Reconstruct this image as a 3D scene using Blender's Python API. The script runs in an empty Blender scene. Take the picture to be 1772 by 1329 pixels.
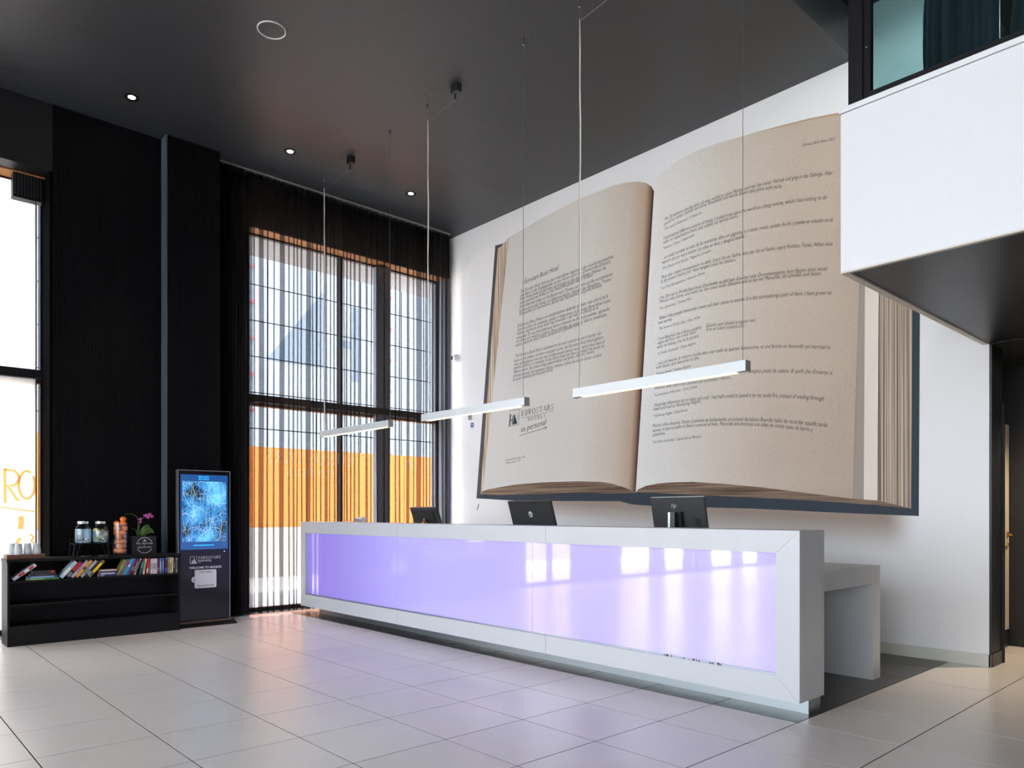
import bpy, bmesh, math, random
from mathutils import Vector, Matrix

# ------------------------------------------------------------------ camera
S = bpy.context.scene
C = S.collection
cam_d = bpy.data.cameras.new('camera')
cam = bpy.data.objects.new('camera', cam_d)
C.objects.link(cam)
cam.location = (0, 0, 1.293)
cam.rotation_euler = (math.pi / 2, 0, math.radians(47.4694 - 90))
cam_d.sensor_width = 36
cam_d.lens = 25.979
cam_d.shift_y = 0.12613
cam_d.clip_start = 0.05
cam_d.clip_end = 400
S.camera = cam

# ------------------------------------------------------------------ world, exposure, daylight portals
W = bpy.data.worlds.new('world')
S.world = W
W.use_nodes = True
bg = W.node_tree.nodes['Background']
bg.inputs[0].default_value = (0.895, 0.935, 1.0, 1)
bg.inputs[1].default_value = 7.0
S.view_settings.view_transform = 'Standard'
S.view_settings.look = 'None'
S.view_settings.gamma = 1
S.view_settings.use_curve_mapping = False
S.view_settings.exposure = 0.80
S.cycles.transparent_max_bounces = 28
S.cycles.max_bounces = 8
S.cycles.diffuse_bounces = 5
S.cycles.caustics_reflective = False
S.cycles.caustics_refractive = False
S.cycles.sample_clamp_indirect = 6


def portal(name, loc, rot, sx, sy):
    l = bpy.data.lights.new(name, 'AREA')
    l.shape = 'RECTANGLE'
    l.size = sx
    l.size_y = sy
    l.cycles.is_portal = True
    o = bpy.data.objects.new(name, l)
    o.location = loc
    o.rotation_euler = rot
    C.objects.link(o)


P2 = math.pi / 2
sun = bpy.data.lights.new('sun', 'SUN')
sun.energy = 9.0
sun.angle = math.radians(2)
sun.color = (1, .95, .88)
sun_o = bpy.data.objects.new('sun', sun)
sun_o.rotation_euler = Vector((-.30, .30, -1)).to_track_quat('-Z', 'Y').to_euler()   # high, from behind the building
C.objects.link(sun_o)
# windows in the long street facade (daylight enters towards -Y) and in the far side facade (towards +X)
portal('daylight_portal', (5.5, 9.62, 2.5), (-P2, 0, 0), 3.2, 5.1)
portal('daylight_portal', (0.75, 9.62, 2.5), (-P2, 0, 0), 1.9, 5.1)
portal('daylight_portal', (-2.6, 9.62, 2.5), (-P2, 0, 0), 3.3, 5.1)
portal('daylight_portal', (-6.75, 9.62, 2.5), (-P2, 0, 0), 3.6, 5.1)
portal('daylight_portal', (-9.3, 1.5, 2.75), (0, -P2, 0), 5.4, 15.0)

# ------------------------------------------------------------------ helpers


def lin(v):
    v = v / 255.0
    return v / 12.92 if v <= 0.04045 else ((v + 0.055) / 1.055) ** 2.4


def c8(r, g, b):
    return (lin(r), lin(g), lin(b), 1)


def mat(name, col, rough=0.5, metal=0.0, noise=None, bump=None, emit=None, spec=0.5, coat=0.0, coat_rough=0.03, aniso=None):
    """noise=(scale, amount) varies the colour a little; bump=(scale, strength) adds fine relief"""
    m = bpy.data.materials.new(name)
    m.use_nodes = True
    nt = m.node_tree
    b = nt.nodes['Principled BSDF']
    b.inputs['Base Color'].default_value = col
    b.inputs['Roughness'].default_value = rough
    b.inputs['Metallic'].default_value = metal
    b.inputs['Specular IOR Level'].default_value = spec
    b.inputs['Coat Weight'].default_value = coat
    b.inputs['Coat Roughness'].default_value = coat_rough
    if emit:
        b.inputs['Emission Color'].default_value = emit[0]
        b.inputs['Emission Strength'].default_value = emit[1]
    geo = nt.nodes.new('ShaderNodeNewGeometry')
    vec = geo.outputs['Position']
    if aniso:
        mp = nt.nodes.new('ShaderNodeMapping')
        mp.inputs['Scale'].default_value = aniso
        nt.links.new(vec, mp.inputs['Vector'])
        vec = mp.outputs['Vector']
    if noise:
        n = nt.nodes.new('ShaderNodeTexNoise')
        n.inputs['Scale'].default_value = noise[0]
        n.inputs['Detail'].default_value = 4
        nt.links.new(vec, n.inputs['Vector'])
        mx = nt.nodes.new('ShaderNodeMix')
        mx.data_type = 'RGBA'
        a = noise[1]
        mx.inputs['A'].default_value = (col[0] * (1 - a), col[1] * (1 - a), col[2] * (1 - a), 1)
        mx.inputs['B'].default_value = (min(1, col[0] * (1 + a)), min(1, col[1] * (1 + a)), min(1, col[2] * (1 + a)), 1)
        nt.links.new(n.outputs['Fac'], mx.inputs['Factor'])
        nt.links.new(mx.outputs['Result'], b.inputs['Base Color'])
    if bump:
        n2 = nt.nodes.new('ShaderNodeTexNoise')
        n2.inputs['Scale'].default_value = bump[0]
        n2.inputs['Detail'].default_value = 3
        nt.links.new(vec, n2.inputs['Vector'])
        bp = nt.nodes.new('ShaderNodeBump')
        bp.inputs['Strength'].default_value = bump[1]
        bp.inputs['Distance'].default_value = 0.01
        nt.links.new(n2.outputs['Fac'], bp.inputs['Height'])
        nt.links.new(bp.outputs['Normal'], b.inputs['Normal'])
    return m


def see_through(name, tint, gloss=0.06, body=None, body_fac=0.0, rough=0.02, weave=None, translucent=False):
    """clear or veiling sheet: transparent + fixed share of gloss (+ share of a scattering body)"""
    m = bpy.data.materials.new(name)
    m.use_nodes = True
    nt = m.node_tree
    nt.nodes.clear()
    out = nt.nodes.new('ShaderNodeOutputMaterial')
    tr = nt.nodes.new('ShaderNodeBsdfTransparent')
    tr.inputs[0].default_value = tint
    last = tr.outputs[0]
    if body:
        d = nt.nodes.new('ShaderNodeBsdfTranslucent' if translucent else 'ShaderNodeBsdfDiffuse')
        d.inputs[0].default_value = body
        sh = d.outputs[0]
        if translucent:
            d2 = nt.nodes.new('ShaderNodeBsdfDiffuse')
            d2.inputs[0].default_value = body
            mm = nt.nodes.new('ShaderNodeMixShader')
            nt.links.new(sh, mm.inputs[1])
            nt.links.new(d2.outputs[0], mm.inputs[2])
            sh = mm.outputs[0]
        mx = nt.nodes.new('ShaderNodeMixShader')
        mx.inputs[0].default_value = body_fac
        if weave:
            geo = nt.nodes.new('ShaderNodeNewGeometry')
            n = nt.nodes.new('ShaderNodeTexNoise')
            n.inputs['Scale'].default_value = weave[0]
            n.inputs['Detail'].default_value = 2
            nt.links.new(geo.outputs['Position'], n.inputs['Vector'])
            mr = nt.nodes.new('ShaderNodeMapRange')
            mr.inputs['From Min'].default_value = 0.3
            mr.inputs['From Max'].default_value = 0.7
            mr.inputs['To Min'].default_value = body_fac - weave[1]
            mr.inputs['To Max'].default_value = body_fac + weave[1]
            nt.links.new(n.outputs['Fac'], mr.inputs['Value'])
            nt.links.new(mr.outputs[0], mx.inputs[0])
        nt.links.new(last, mx.inputs[1])
        nt.links.new(sh, mx.inputs[2])
        last = mx.outputs[0]
    if gloss > 0:
        g = nt.nodes.new('ShaderNodeBsdfGlossy')
        g.inputs['Roughness'].default_value = rough
        mx = nt.nodes.new('ShaderNodeMixShader')
        mx.inputs[0].default_value = gloss
        nt.links.new(last, mx.inputs[1])
        nt.links.new(g.outputs[0], mx.inputs[2])
        last = mx.outputs[0]
    nt.links.new(last, out.inputs[0])
    return m


class MB:
    """collects shapes in world coordinates; build() links them as ONE mesh object"""

    def __init__(s):
        s.v = []
        s.f = []

    def add(s, v, f):
        o = len(s.v)
        s.v += [tuple(p) for p in v]
        s.f += [tuple(i + o for i in q) for q in f]
        return s

    def box(s, x0, x1, y0, y1, z0, z1):
        v = [(x, y, z) for z in (z0, z1) for y in (y0, y1) for x in (x0, x1)]
        return s.add(v, [(0, 2, 3, 1), (4, 5, 7, 6), (0, 1, 5, 4), (2, 6, 7, 3), (0, 4, 6, 2), (1, 3, 7, 5)])

    def cbox(s, x0, x1, y0, y1, z0, z1, c=0.004):
        """box with chamfered edges all round its vertical corners and top/bottom rims"""
        def ring(e, z):
            a, b, cc, d = x0 + e, x1 - e, y0 + e, y1 - e
            return [(a + c, cc, z), (b - c, cc, z), (b, cc + c, z), (b, d - c, z), (b - c, d, z), (a + c, d, z), (a, d - c, z), (a, cc + c, z)]
        v = ring(c, z0) + ring(0, z0 + c) + ring(0, z1 - c) + ring(c, z1)
        f = [tuple(range(7, -1, -1)), tuple(range(24, 32))]
        for k in range(3):
            for i in range(8):
                j = (i + 1) % 8
                f.append((k * 8 + i, k * 8 + j, k * 8 + 8 + j, k * 8 + 8 + i))
        return s.add(v, f)

    def prism(s, pts, axis, a0, a1):
        """2-D outline extruded along an axis; pts are the two remaining coordinates in x,y,z order"""
        def mk(p, a):
            if axis == 'x':
                return (a, p[0], p[1])
            if axis == 'y':
                return (p[0], a, p[1])
            return (p[0], p[1], a)
        n = len(pts)
        v = [mk(p, a0) for p in pts] + [mk(p, a1) for p in pts]
        f = [tuple(range(n)), tuple(range(2 * n - 1, n - 1, -1))]
        for i in range(n):
            j = (i + 1) % n
            f.append((i, i + n, j + n, j))
        return s.add(v, f)

    def tube(s, pts, r, n=8, caps=True):
        pts = [Vector(p) for p in pts]
        rr = r if isinstance(r, (list, tuple)) else [r] * len(pts)
        rings = []
        for i, p in enumerate(pts):
            a = pts[max(0, i - 1)]
            b = pts[min(len(pts) - 1, i + 1)]
            t = (b - a).normalized()
            u = t.cross(Vector((0, 0, 1)))
            if u.length < 0.05:
                u = t.cross(Vector((1, 0, 0)))
            u.normalize()
            w = t.cross(u)
            rings.append([p + (u * math.cos(2 * math.pi * k / n) + w * math.sin(2 * math.pi * k / n)) * rr[i] for k in range(n)])
        v = [q for g in rings for q in g]
        f = []
        for i in range(len(pts) - 1):
            for k in range(n):
                j = (k + 1) % n
                f.append((i * n + k, i * n + j, (i + 1) * n + j, (i + 1) * n + k))
        if caps:
            f.append(tuple(range(n - 1, -1, -1)))
            f.append(tuple(range((len(pts) - 1) * n, len(pts) * n)))
        return s.add(v, f)

    def lathe(s, prof, center, n=24, axis='z'):
        """prof = [(radius, height)], revolved round an axis through center"""
        cx, cy, cz = center
        v = []
        for r, h in prof:
            for k in range(n):
                a = 2 * math.pi * k / n
                p = (r * math.cos(a), r * math.sin(a))
                if axis == 'z':
                    v.append((cx + p[0], cy + p[1], cz + h))
                elif axis == 'x':
                    v.append((cx + h, cy + p[0], cz + p[1]))
                else:
                    v.append((cx + p[0], cy + h, cz + p[1]))
        f = []
        for i in range(len(prof) - 1):
            for k in range(n):
                j = (k + 1) % n
                f.append((i * n + k, i * n + j, (i + 1) * n + j, (i + 1) * n + k))
        f.append(tuple(range(n - 1, -1, -1)))
        f.append(tuple(range((len(prof) - 1) * n, len(prof) * n)))
        return s.add(v, f)

    def ball(s, c, r, nu=14, nv=9, sq=(1, 1, 1)):
        v = [(c[0], c[1], c[2] - r * sq[2])]
        for i in range(1, nv):
            a = -math.pi / 2 + math.pi * i / nv
            for k in range(nu):
                b = 2 * math.pi * k / nu
                v.append((c[0] + r * sq[0] * math.cos(a) * math.cos(b), c[1] + r * sq[1] * math.cos(a) * math.sin(b), c[2] + r * sq[2] * math.sin(a)))
        v.append((c[0], c[1], c[2] + r * sq[2]))
        f = []
        for k in range(nu):
            j = (k + 1) % nu
            f.append((0, 1 + j, 1 + k))
            for i in range(nv - 2):
                f.append((1 + i * nu + k, 1 + i * nu + j, 1 + (i + 1) * nu + j, 1 + (i + 1) * nu + k))
            f.append((len(v) - 1, 1 + (nv - 2) * nu + k, 1 + (nv - 2) * nu + j))
        return s.add(v, f)

    def flat(s, v2, f2, fn):
        return s.add([fn(*p) for p in v2], f2)

    def xf(s, M):
        s.v = [tuple(M @ Vector(p)) for p in s.v]
        return s

    def build(s, name, m, parent=None, smooth=False, kind=None):
        xs, ys, zs = zip(*s.v)
        if parent is None:
            o0 = Vector(((min(xs) + max(xs)) / 2, (min(ys) + max(ys)) / 2, min(zs)))
        else:
            o0 = ORG[parent.name]
        me = bpy.data.meshes.new(name)
        me.from_pydata([tuple(Vector(p) - o0) for p in s.v], [], s.f)
        me.validate()
        bm = bmesh.new()
        bm.from_mesh(me)
        bmesh.ops.recalc_face_normals(bm, faces=bm.faces)
        bm.to_mesh(me)
        bm.free()
        me.materials.append(m)
        if smooth:
            me.polygons.foreach_set('use_smooth', [True] * len(me.polygons))
            try:
                me.set_sharp_from_angle(angle=math.radians(40))
            except Exception:
                pass
        o = bpy.data.objects.new(name, me)
        C.objects.link(o)
        if parent is None:
            o.location = o0
        else:
            o.parent = parent
        ORG[o.name] = o0
        if kind:
            o['kind'] = kind
        return o


ORG = {}


def tag(o, label, cat, group=None):
    o['label'] = label
    o['category'] = cat
    if group:
        o['group'] = group
    return o


def thing(name, loc, label=None, cat=None, group=None, kind=None):
    o = bpy.data.objects.new(name, None)
    o.empty_display_size = 0.1
    C.objects.link(o)
    o.location = loc
    ORG[o.name] = Vector(loc)
    if label:
        tag(o, label, cat, group)
    if kind:
        o['kind'] = kind
    return o


def place(mesh_obj, parent, loc):
    """another part that shares a mesh (loc = offset in the parent)"""
    c = mesh_obj.copy()
    C.objects.link(c)
    c.parent = parent
    c.location = loc
    return c


# ---- lettering: flat glyph meshes -------------------------------------------------
_tc = bpy.data.curves.new('lettering', 'FONT')
_to = bpy.data.objects.new('lettering', _tc)
_cache = {}


def glyphs(s, res=2, offset=0.0):
    """flat outline mesh of a string, unit size, baseline at 0"""
    k = (s, res, offset)
    if k in _cache:
        return _cache[k]
    _tc.body = s
    _tc.size = 1.0
    _tc.resolution_u = res
    _tc.offset = offset
    _tc.fill_mode = 'FRONT'
    me = bpy.data.meshes.new_from_object(_to)
    v = [(p.co.x, p.co.y) for p in me.vertices]
    f = [tuple(q.vertices) for q in me.polygons]
    bpy.data.meshes.remove(me)
    if v:
        x0 = min(p[0] for p in v)
        v = [(x - x0, y) for x, y in v]
    _cache[k] = (v, f)
    return v, f


def ribbon(pts, wid):
    """constant or varying width band along a polyline (2-D)"""
    n = len(pts)
    ww = wid if isinstance(wid, (list, tuple)) else [wid] * n
    v = []
    for i in range(n):
        a = pts[max(0, i - 1)]
        b = pts[min(n - 1, i + 1)]
        dx, dy = b[0] - a[0], b[1] - a[1]
        L = math.hypot(dx, dy) or 1
        nx, ny = -dy / L * ww[i] / 2, dx / L * ww[i] / 2
        v += [(pts[i][0] + nx, pts[i][1] + ny), (pts[i][0] - nx, pts[i][1] - ny)]
    f = [(2 * i, 2 * i + 1, 2 * i + 3, 2 * i + 2) for i in range(n - 1)]
    return v, f


def arc(cx, cy, rx, ry, a0, a1, n=14):
    return [(cx + rx * math.cos(math.radians(a0 + (a1 - a0) * i / n)), cy + ry * math.sin(math.radians(a0 + (a1 - a0) * i / n))) for i in range(n + 1)]


def serif_glyph(ch):
    """classical roman capital, cap height 1: list of (polyline, width) and the advance"""
    K, t = 0.15, 0.058

    def sf(x, y, h=0.13):
        return ([(x - h, y), (x + h, y)], t)
    def stem(x):
        return [([(x, 0), (x, 1)], K), sf(x, t / 2), sf(x, 1 - t / 2)]
    def thick(p, hi=K, lo=t):
        o = []
        for i in range(len(p)):
            a, b = p[max(0, i - 1)], p[min(len(p) - 1, i + 1)]
            d = math.hypot(b[0] - a[0], b[1] - a[1]) or 1
            o.append(lo + (hi - lo) * abs((b[1] - a[1]) / d))
        return (p, o)
    if ch == 'E':
        return stem(.16) + [([(.16, 1 - t / 2), (.62, 1 - t / 2)], t), ([(.61, 1), (.61, .8)], t), ([(.16, .52), (.52, .52)], t), ([(.52, .62), (.52, .42)], t), ([(.16, t / 2), (.64, t / 2)], t), ([(.64, 0), (.64, .22)], t)], .74
    if ch == 'F':
        return stem(.16) + [([(.16, 1 - t / 2), (.6, 1 - t / 2)], t), ([(.59, 1), (.59, .8)], t), ([(.16, .52), (.5, .52)], t), ([(.5, .62), (.5, .42)], t)], .68
    if ch == 'L':
        return stem(.16) + [([(.16, t / 2), (.62, t / 2)], t), ([(.61, 0), (.61, .24)], t)], .7
    if ch == 'U':
        return [thick([(.18, 1), (.18, .35)] + arc(.42, .33, .24, .31, 180, 360, 10)[1:] + [(.66, 1)], K, .06), sf(.18, 1 - t / 2), sf(.66, 1 - t / 2)], .86
    if ch == 'R':
        return stem(.16) + [thick([(.16, .975)] + arc(.34, .74, .24, .235, 90, -90, 10) + [(.16, .505)]), ([(.36, .5), (.72, 0)], .1), sf(.74, t / 2, .08)], .82
    if ch == 'B':
        return stem(.16) + [thick([(.16, .975)] + arc(.34, .755, .2, .22, 90, -90, 10) + [(.16, .535)]), thick([(.16, .535)] + arc(.36, .28, .26, .257, 90, -90, 10) + [(.16, .023)])], .74
    if ch == 'O':
        return [thick(arc(.46, .5, .38, .48, 0, 360, 24), .14)], .94
    if ch == 'C':
        return [thick(arc(.46, .5, .37, .48, 45, 315, 20), .14), ([(.72, .98), (.72, .74)], t)], .86
    if ch == 'S':
        return [thick(arc(.34, .73, .21, .245, 25, 250, 12) + arc(.34, .265, .25, .245, 75, -155, 12), .06, .11), ([(.54, .98), (.54, .76)], t), ([(.1, .02), (.1, .26)], t)], .68
    if ch == 'T':
        return [([(.4, 0), (.4, 1)], K), sf(.4, t / 2), ([(.04, 1 - t / 2), (.76, 1 - t / 2)], t), ([(.05, 1), (.05, .78)], t), ([(.75, 1), (.75, .78)], t)], .8
    if ch == 'A':
        return [([(.1, 0), (.42, 1)], .05), ([(.42, 1), (.76, 0)], K), ([(.2, .34), (.64, .34)], t), sf(.1, t / 2, .1), sf(.76, t / 2, .12)], .88
    if ch == 'H':
        return stem(.16) + stem(.7) + [([(.16, .5), (.7, .5)], t)], .88
    if ch == 'K':
        return stem(.16) + [([(.18, .42), (.62, 1)], .05), ([(.32, .6), (.72, 0)], K), sf(.62, 1 - t / 2, .1), sf(.74, t / 2, .1)], .86
    if ch == 'W':
        return [([(.08, 1), (.32, 0)], K), ([(.32, 0), (.54, 1)], .05), ([(.54, 1), (.78, 0)], K), ([(.78, 0), (1.0, 1)], .05), sf(.08, 1 - t / 2, .1), sf(.54, 1 - t / 2, .1), sf(1.0, 1 - t / 2, .1)], 1.1
    if ch == 'M':
        return [([(.12, 0), (.16, 1)], .05), ([(.16, 1), (.48, .05)], K), ([(.48, .05), (.8, 1)], .05), ([(.8, 1), (.84, 0)], K), sf(.12, t / 2, .1), sf(.84, t / 2, .11)], .98
    return [], .4


def serif(s, track=0.12):
    v, f, x = [], [], 0.0
    for ch in s:
        st, adv = serif_glyph(ch)
        for p, w in st:
            a, b = ribbon(p, w)
            o = len(v)
            v += [(q[0] + x, q[1]) for q in a]
            f += [tuple(i + o for i in q) for q in b]
        x += adv + track
    return v, f


def width(v):
    return max(p[0] for p in v)

# ------------------------------------------------------------------ materials
M = {}
M['tile'] = mat('porcelain_tile', c8(232, 223, 216), .27, noise=(3.0, .05), bump=(90, .02), spec=.6)
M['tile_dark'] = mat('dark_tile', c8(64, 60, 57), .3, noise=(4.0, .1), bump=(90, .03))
M['grout'] = mat('grout', c8(24, 22, 21), 1, spec=.05, noise=(30, .1))
M['wall_white'] = mat('white_wall', c8(232, 232, 233), .75, noise=(1.5, .02), bump=(160, .08))
M['black_wall'] = mat('black_ribbed_wall', c8(8, 9, 12), .6, noise=(2, .15), spec=.1)
M['black'] = mat('black_paint', c8(12, 13, 15), .45, noise=(5, .15))
M['black_frame'] = mat('black_window_frame', c8(13, 13, 17), .45, noise=(8, .1), spec=.25)
M['matt_black'] = mat('matt_black', c8(14, 14, 15), .7, noise=(5, .1))
M['white'] = mat('white_lacquer', c8(194, 197, 201), .34, noise=(2, .015), coat=.08)
M['white_matt'] = mat('white_fascia', c8(219, 222, 226), .5, noise=(3, .015), aniso=(.3, 6, .3))
M['trim'] = mat('cream_trim', c8(206, 200, 190), .5, noise=(12, .05))
M['baseboard'] = mat('pale_baseboard', c8(205, 206, 196), .5, noise=(10, .05))
M['steel'] = mat('brushed_steel', c8(176, 186, 190), .32, .9, noise=(40, .12), aniso=(1, 8, 1))
M['chrome'] = mat('chrome', c8(210, 210, 212), .12, 1.0, noise=(20, .05))
M['gold'] = mat('brass', c8(205, 160, 80), .25, 1.0, noise=(20, .08))
M['alu'] = mat('white_aluminium', c8(204, 209, 212), .35, .1, noise=(30, .02))
M['alu_end'] = mat('grey_end_cap', c8(140, 140, 136), .4, .3, noise=(30, .05))
M['cable'] = mat('clear_cable', c8(225, 220, 210), .4, noise=(60, .05))
M['wire'] = mat('steel_wire', c8(120, 122, 126), .35, .8, noise=(60, .05))
M['plastic'] = mat('black_plastic', c8(30, 31, 33), .35, noise=(30, .1))
M['screen_back'] = mat('charcoal_plastic', c8(44, 45, 47), .4, noise=(40, .08), bump=(400, .05))
M['logo'] = mat('silver_mark', c8(215, 218, 220), .3, .3, noise=(40, .03))
M['led'] = mat('warm_led', c8(255, 240, 210), .5, emit=((1, .76, .40, 1), 1.15), noise=(10, .01))
M['lamp'] = mat('downlight_led', c8(255, 245, 225), .5, emit=((1, .88, .68, 1), 25.0), noise=(10, .01))
M['glass'] = see_through('clear_glass', (.96, .97, .975, 1), .05)
M['film'] = see_through('frosted_film_glass', (.9, .95, 1, 1), .03, body=(.95, .95, .93, 1), body_fac=.62, translucent=True)
M['tint'] = see_through('tinted_balcony_glass', (.62, .76, .78, 1), .06)
M['jar'] = see_through('jar_glass', (.95, .98, 1, 1), .05, rough=.05)
M['water'] = see_through('water', (.8, .92, 1, 1), .08, body=(.62, .8, .95, 1), body_fac=.28, translucent=True)
M['acrylic'] = see_through('acrylic', (.92, .94, .96, 1), .2, body=(.9, .9, .9, 1), body_fac=.12)
M['sheer'] = see_through('sheer_black_curtain', (.93, .93, .95, 1), 0, body=(.022, .018, .016, 1), body_fac=.50, weave=(260, .16), translucent=True)
M['drape'] = mat('dark_drape', c8(52, 66, 74), .9, noise=(60, .1))
M['paper'] = mat('book_paper', c8(222, 214, 198), .85, noise=(200, .08), aniso=(1, 1, 1))
M['wood'] = mat('walnut', c8(104, 66, 38), .5, noise=(14, .3), aniso=(1, 8, 8))
M['cup'] = mat('paper_cup', c8(196, 200, 204), .6, noise=(40, .03))
M['print_grey'] = mat('grey_print', c8(120, 124, 128), .6, noise=(60, .05))
M['ink'] = mat('dark_ink', c8(46, 44, 44), .8, noise=(60, .1))
M['ink_teal'] = mat('teal_ink', c8(40, 54, 64), .8, noise=(60, .1))
M['print_white'] = mat('white_print', c8(222, 220, 224), .5, noise=(60, .02))
M['orange_peel'] = mat('orange_peel', c8(232, 118, 20), .42, noise=(25, .15), bump=(180, .25))
M['lemon'] = mat('lemon', c8(220, 198, 40), .45, noise=(30, .15), bump=(150, .15))
M['leaf'] = mat('orchid_leaf', c8(58, 92, 28), .4, noise=(20, .25))
M['stem'] = mat('orchid_stem', c8(84, 110, 48), .5, noise=(40, .2))
M['petal'] = mat('orchid_petal', c8(170, 52, 140), .6, noise=(60, .35))
M['red'] = mat('red_enamel', c8(196, 28, 30), .3, noise=(20, .05))
M['blue_sign'] = mat('blue_sign', c8(30, 82, 170), .5, noise=(40, .05))
M['hoarding'] = mat('orange_hoarding', c8(208, 116, 42), .7, noise=(1.2, .08), aniso=(4, 1, 1))
M['hoarding_edge'] = mat('orange_wood', c8(168, 112, 56), .7, noise=(10, .25), aniso=(1, 6, 6))
M['concrete'] = mat('concrete', c8(172, 166, 158), .85, noise=(3, .1))
M['canopy'] = mat('canopy_concrete', c8(170, 172, 174), .8, noise=(3, .05))
M['sheet'] = mat('scaffold_sheet', c8(128, 137, 146), .8, noise=(.8, .05))
M['scaffold'] = mat('scaffold_gap', c8(96, 104, 113), .8, noise=(2, .1))
M['pavement'] = mat('pale_paving', c8(206, 204, 200), .85, noise=(1.0, .06))
M['graffiti'] = see_through('orange_paint', (1, .6, .25, 1), 0, body=(.9, .42, .1, 1), body_fac=.7, translucent=True)
M['beige'] = mat('beige_door', c8(206, 190, 168), .5, noise=(6, .04))
M['stone'] = mat('pale_back_wall', c8(222, 220, 216), .8, noise=(3, .05))
M['trench'] = mat('trench_grille', c8(40, 46, 54), .35, .5, noise=(20, .1))


def perforated():
    m = mat('perforated_ceiling', c8(58, 58, 61), .42, spec=.5)
    nt = m.node_tree
    b = nt.nodes['Principled BSDF']
    geo = nt.nodes.new('ShaderNodeNewGeometry')
    sep = nt.nodes.new('ShaderNodeSeparateXYZ')
    nt.links.new(geo.outputs['Position'], sep.inputs[0])
    prod = []
    k = 2 * math.pi / 0.030
    for ax, ph in (('X', 0), ('Y', 0)):
        mu = nt.nodes.new('ShaderNodeMath'); mu.operation = 'MULTIPLY'; mu.inputs[1].default_value = k
        nt.links.new(sep.outputs[ax], mu.inputs[0])
        si = nt.nodes.new('ShaderNodeMath'); si.operation = 'SINE'
        nt.links.new(mu.outputs[0], si.inputs[0])
        prod.append(si)
    pr = nt.nodes.new('ShaderNodeMath'); pr.operation = 'MULTIPLY'
    nt.links.new(prod[0].outputs[0], pr.inputs[0]); nt.links.new(prod[1].outputs[0], pr.inputs[1])
    mr = nt.nodes.new('ShaderNodeMapRange')
    mr.inputs['From Min'].default_value = .25; mr.inputs['From Max'].default_value = .5
    nt.links.new(pr.outputs[0], mr.inputs['Value'])
    mx = nt.nodes.new('ShaderNodeMix'); mx.data_type = 'RGBA'
    mx.inputs['A'].default_value = c8(62, 62, 65); mx.inputs['B'].default_value = c8(10, 10, 11)
    nt.links.new(mr.outputs[0], mx.inputs['Factor'])
    nt.links.new(mx.outputs['Result'], b.inputs['Base Color'])
    return m


M['perf'] = perforated()
M['ceil_plain'] = mat('plain_ceiling_border', c8(52, 54, 58), .42, noise=(3, .05))

# ------------------------------------------------------------------ room shell
ZC = 5.61
XB = 7.15
fl = MB().box(-9, 9, -6, 9.44, -.16, -.0012).build('floor', M['grout'])
fl['kind'] = 'structure'
# tiles of the visible floor, one object each, 60 cm module
X0, Y0, T = -1.022, -.232, .6
fo = ORG['floor']
proto = {}
for i in range(16):
    for j in range(16):
        x0, y0 = X0 + i * T, Y0 + j * T
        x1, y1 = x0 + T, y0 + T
        if y1 > 9.06:
            y1 = 9.06
        dark = x0 > 4.3 and y0 > 2.1 and x0 < 7.2
        if x0 >= 7.1 and y0 > 2.3:
            continue
        key = (round(y1 - y0, 3), dark)
        g = .0032
        if key not in proto:
            mb = MB().cbox(x0 + g, x1 - g, y0 + g, y1 - g, -.012, 0, .0004)
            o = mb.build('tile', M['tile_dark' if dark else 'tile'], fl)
            proto[key] = (o, x0, y0)
        else:
            o, px, py = proto[key]
            place(o, fl, (x0 - px, y0 - py, 0))
# the rest of the lobby floor behind the viewer
def tile_grid_material():
    m = mat('porcelain_tile_grid', c8(232, 223, 216), .32)
    nt = m.node_tree
    b = nt.nodes['Principled BSDF']
    geo = nt.nodes.new('ShaderNodeNewGeometry')
    br = nt.nodes.new('ShaderNodeTexBrick')
    br.offset = 0
    br.inputs['Color1'].default_value = br.inputs['Color2'].default_value = c8(232, 223, 216)
    br.inputs['Mortar'].default_value = c8(70, 66, 62)
    br.inputs['Scale'].default_value = 1
    br.inputs['Brick Width'].default_value = .6
    br.inputs['Row Height'].default_value = .6
    br.inputs['Mortar Size'].default_value = .003
    mp = nt.nodes.new('ShaderNodeMapping')
    mp.inputs['Location'].default_value = (1.022 + 9, .232 + 9, 0)
    nt.links.new(geo.outputs['Position'], mp.inputs['Vector'])
    nt.links.new(mp.outputs[0], br.inputs['Vector'])
    nt.links.new(br.outputs['Color'], b.inputs['Base Color'])
    return m


M['tile_grid'] = tile_grid_material()
MB().box(-9, X0, -6, 9.06, -.012, 0).build('tile_field', M['tile_grid'], fl)
MB().box(X0, 9, -6, Y0, -.012, 0).build('tile_field', M['tile_grid'], fl)
# floor trench with grille along the facade
tr = MB().box(-9, 7.15, 9.064, 9.40, -.03, -.0008).build('trench_grille', M['trench'])
tr['kind'] = 'structure'
b = MB()
for k in range(6):
    b.box(-9, 7.15, 9.085 + k * .05, 9.10 + k * .05, -.0008, .001)
b.build('grille_bars', M['steel'], tr, kind='stuff')

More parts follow.
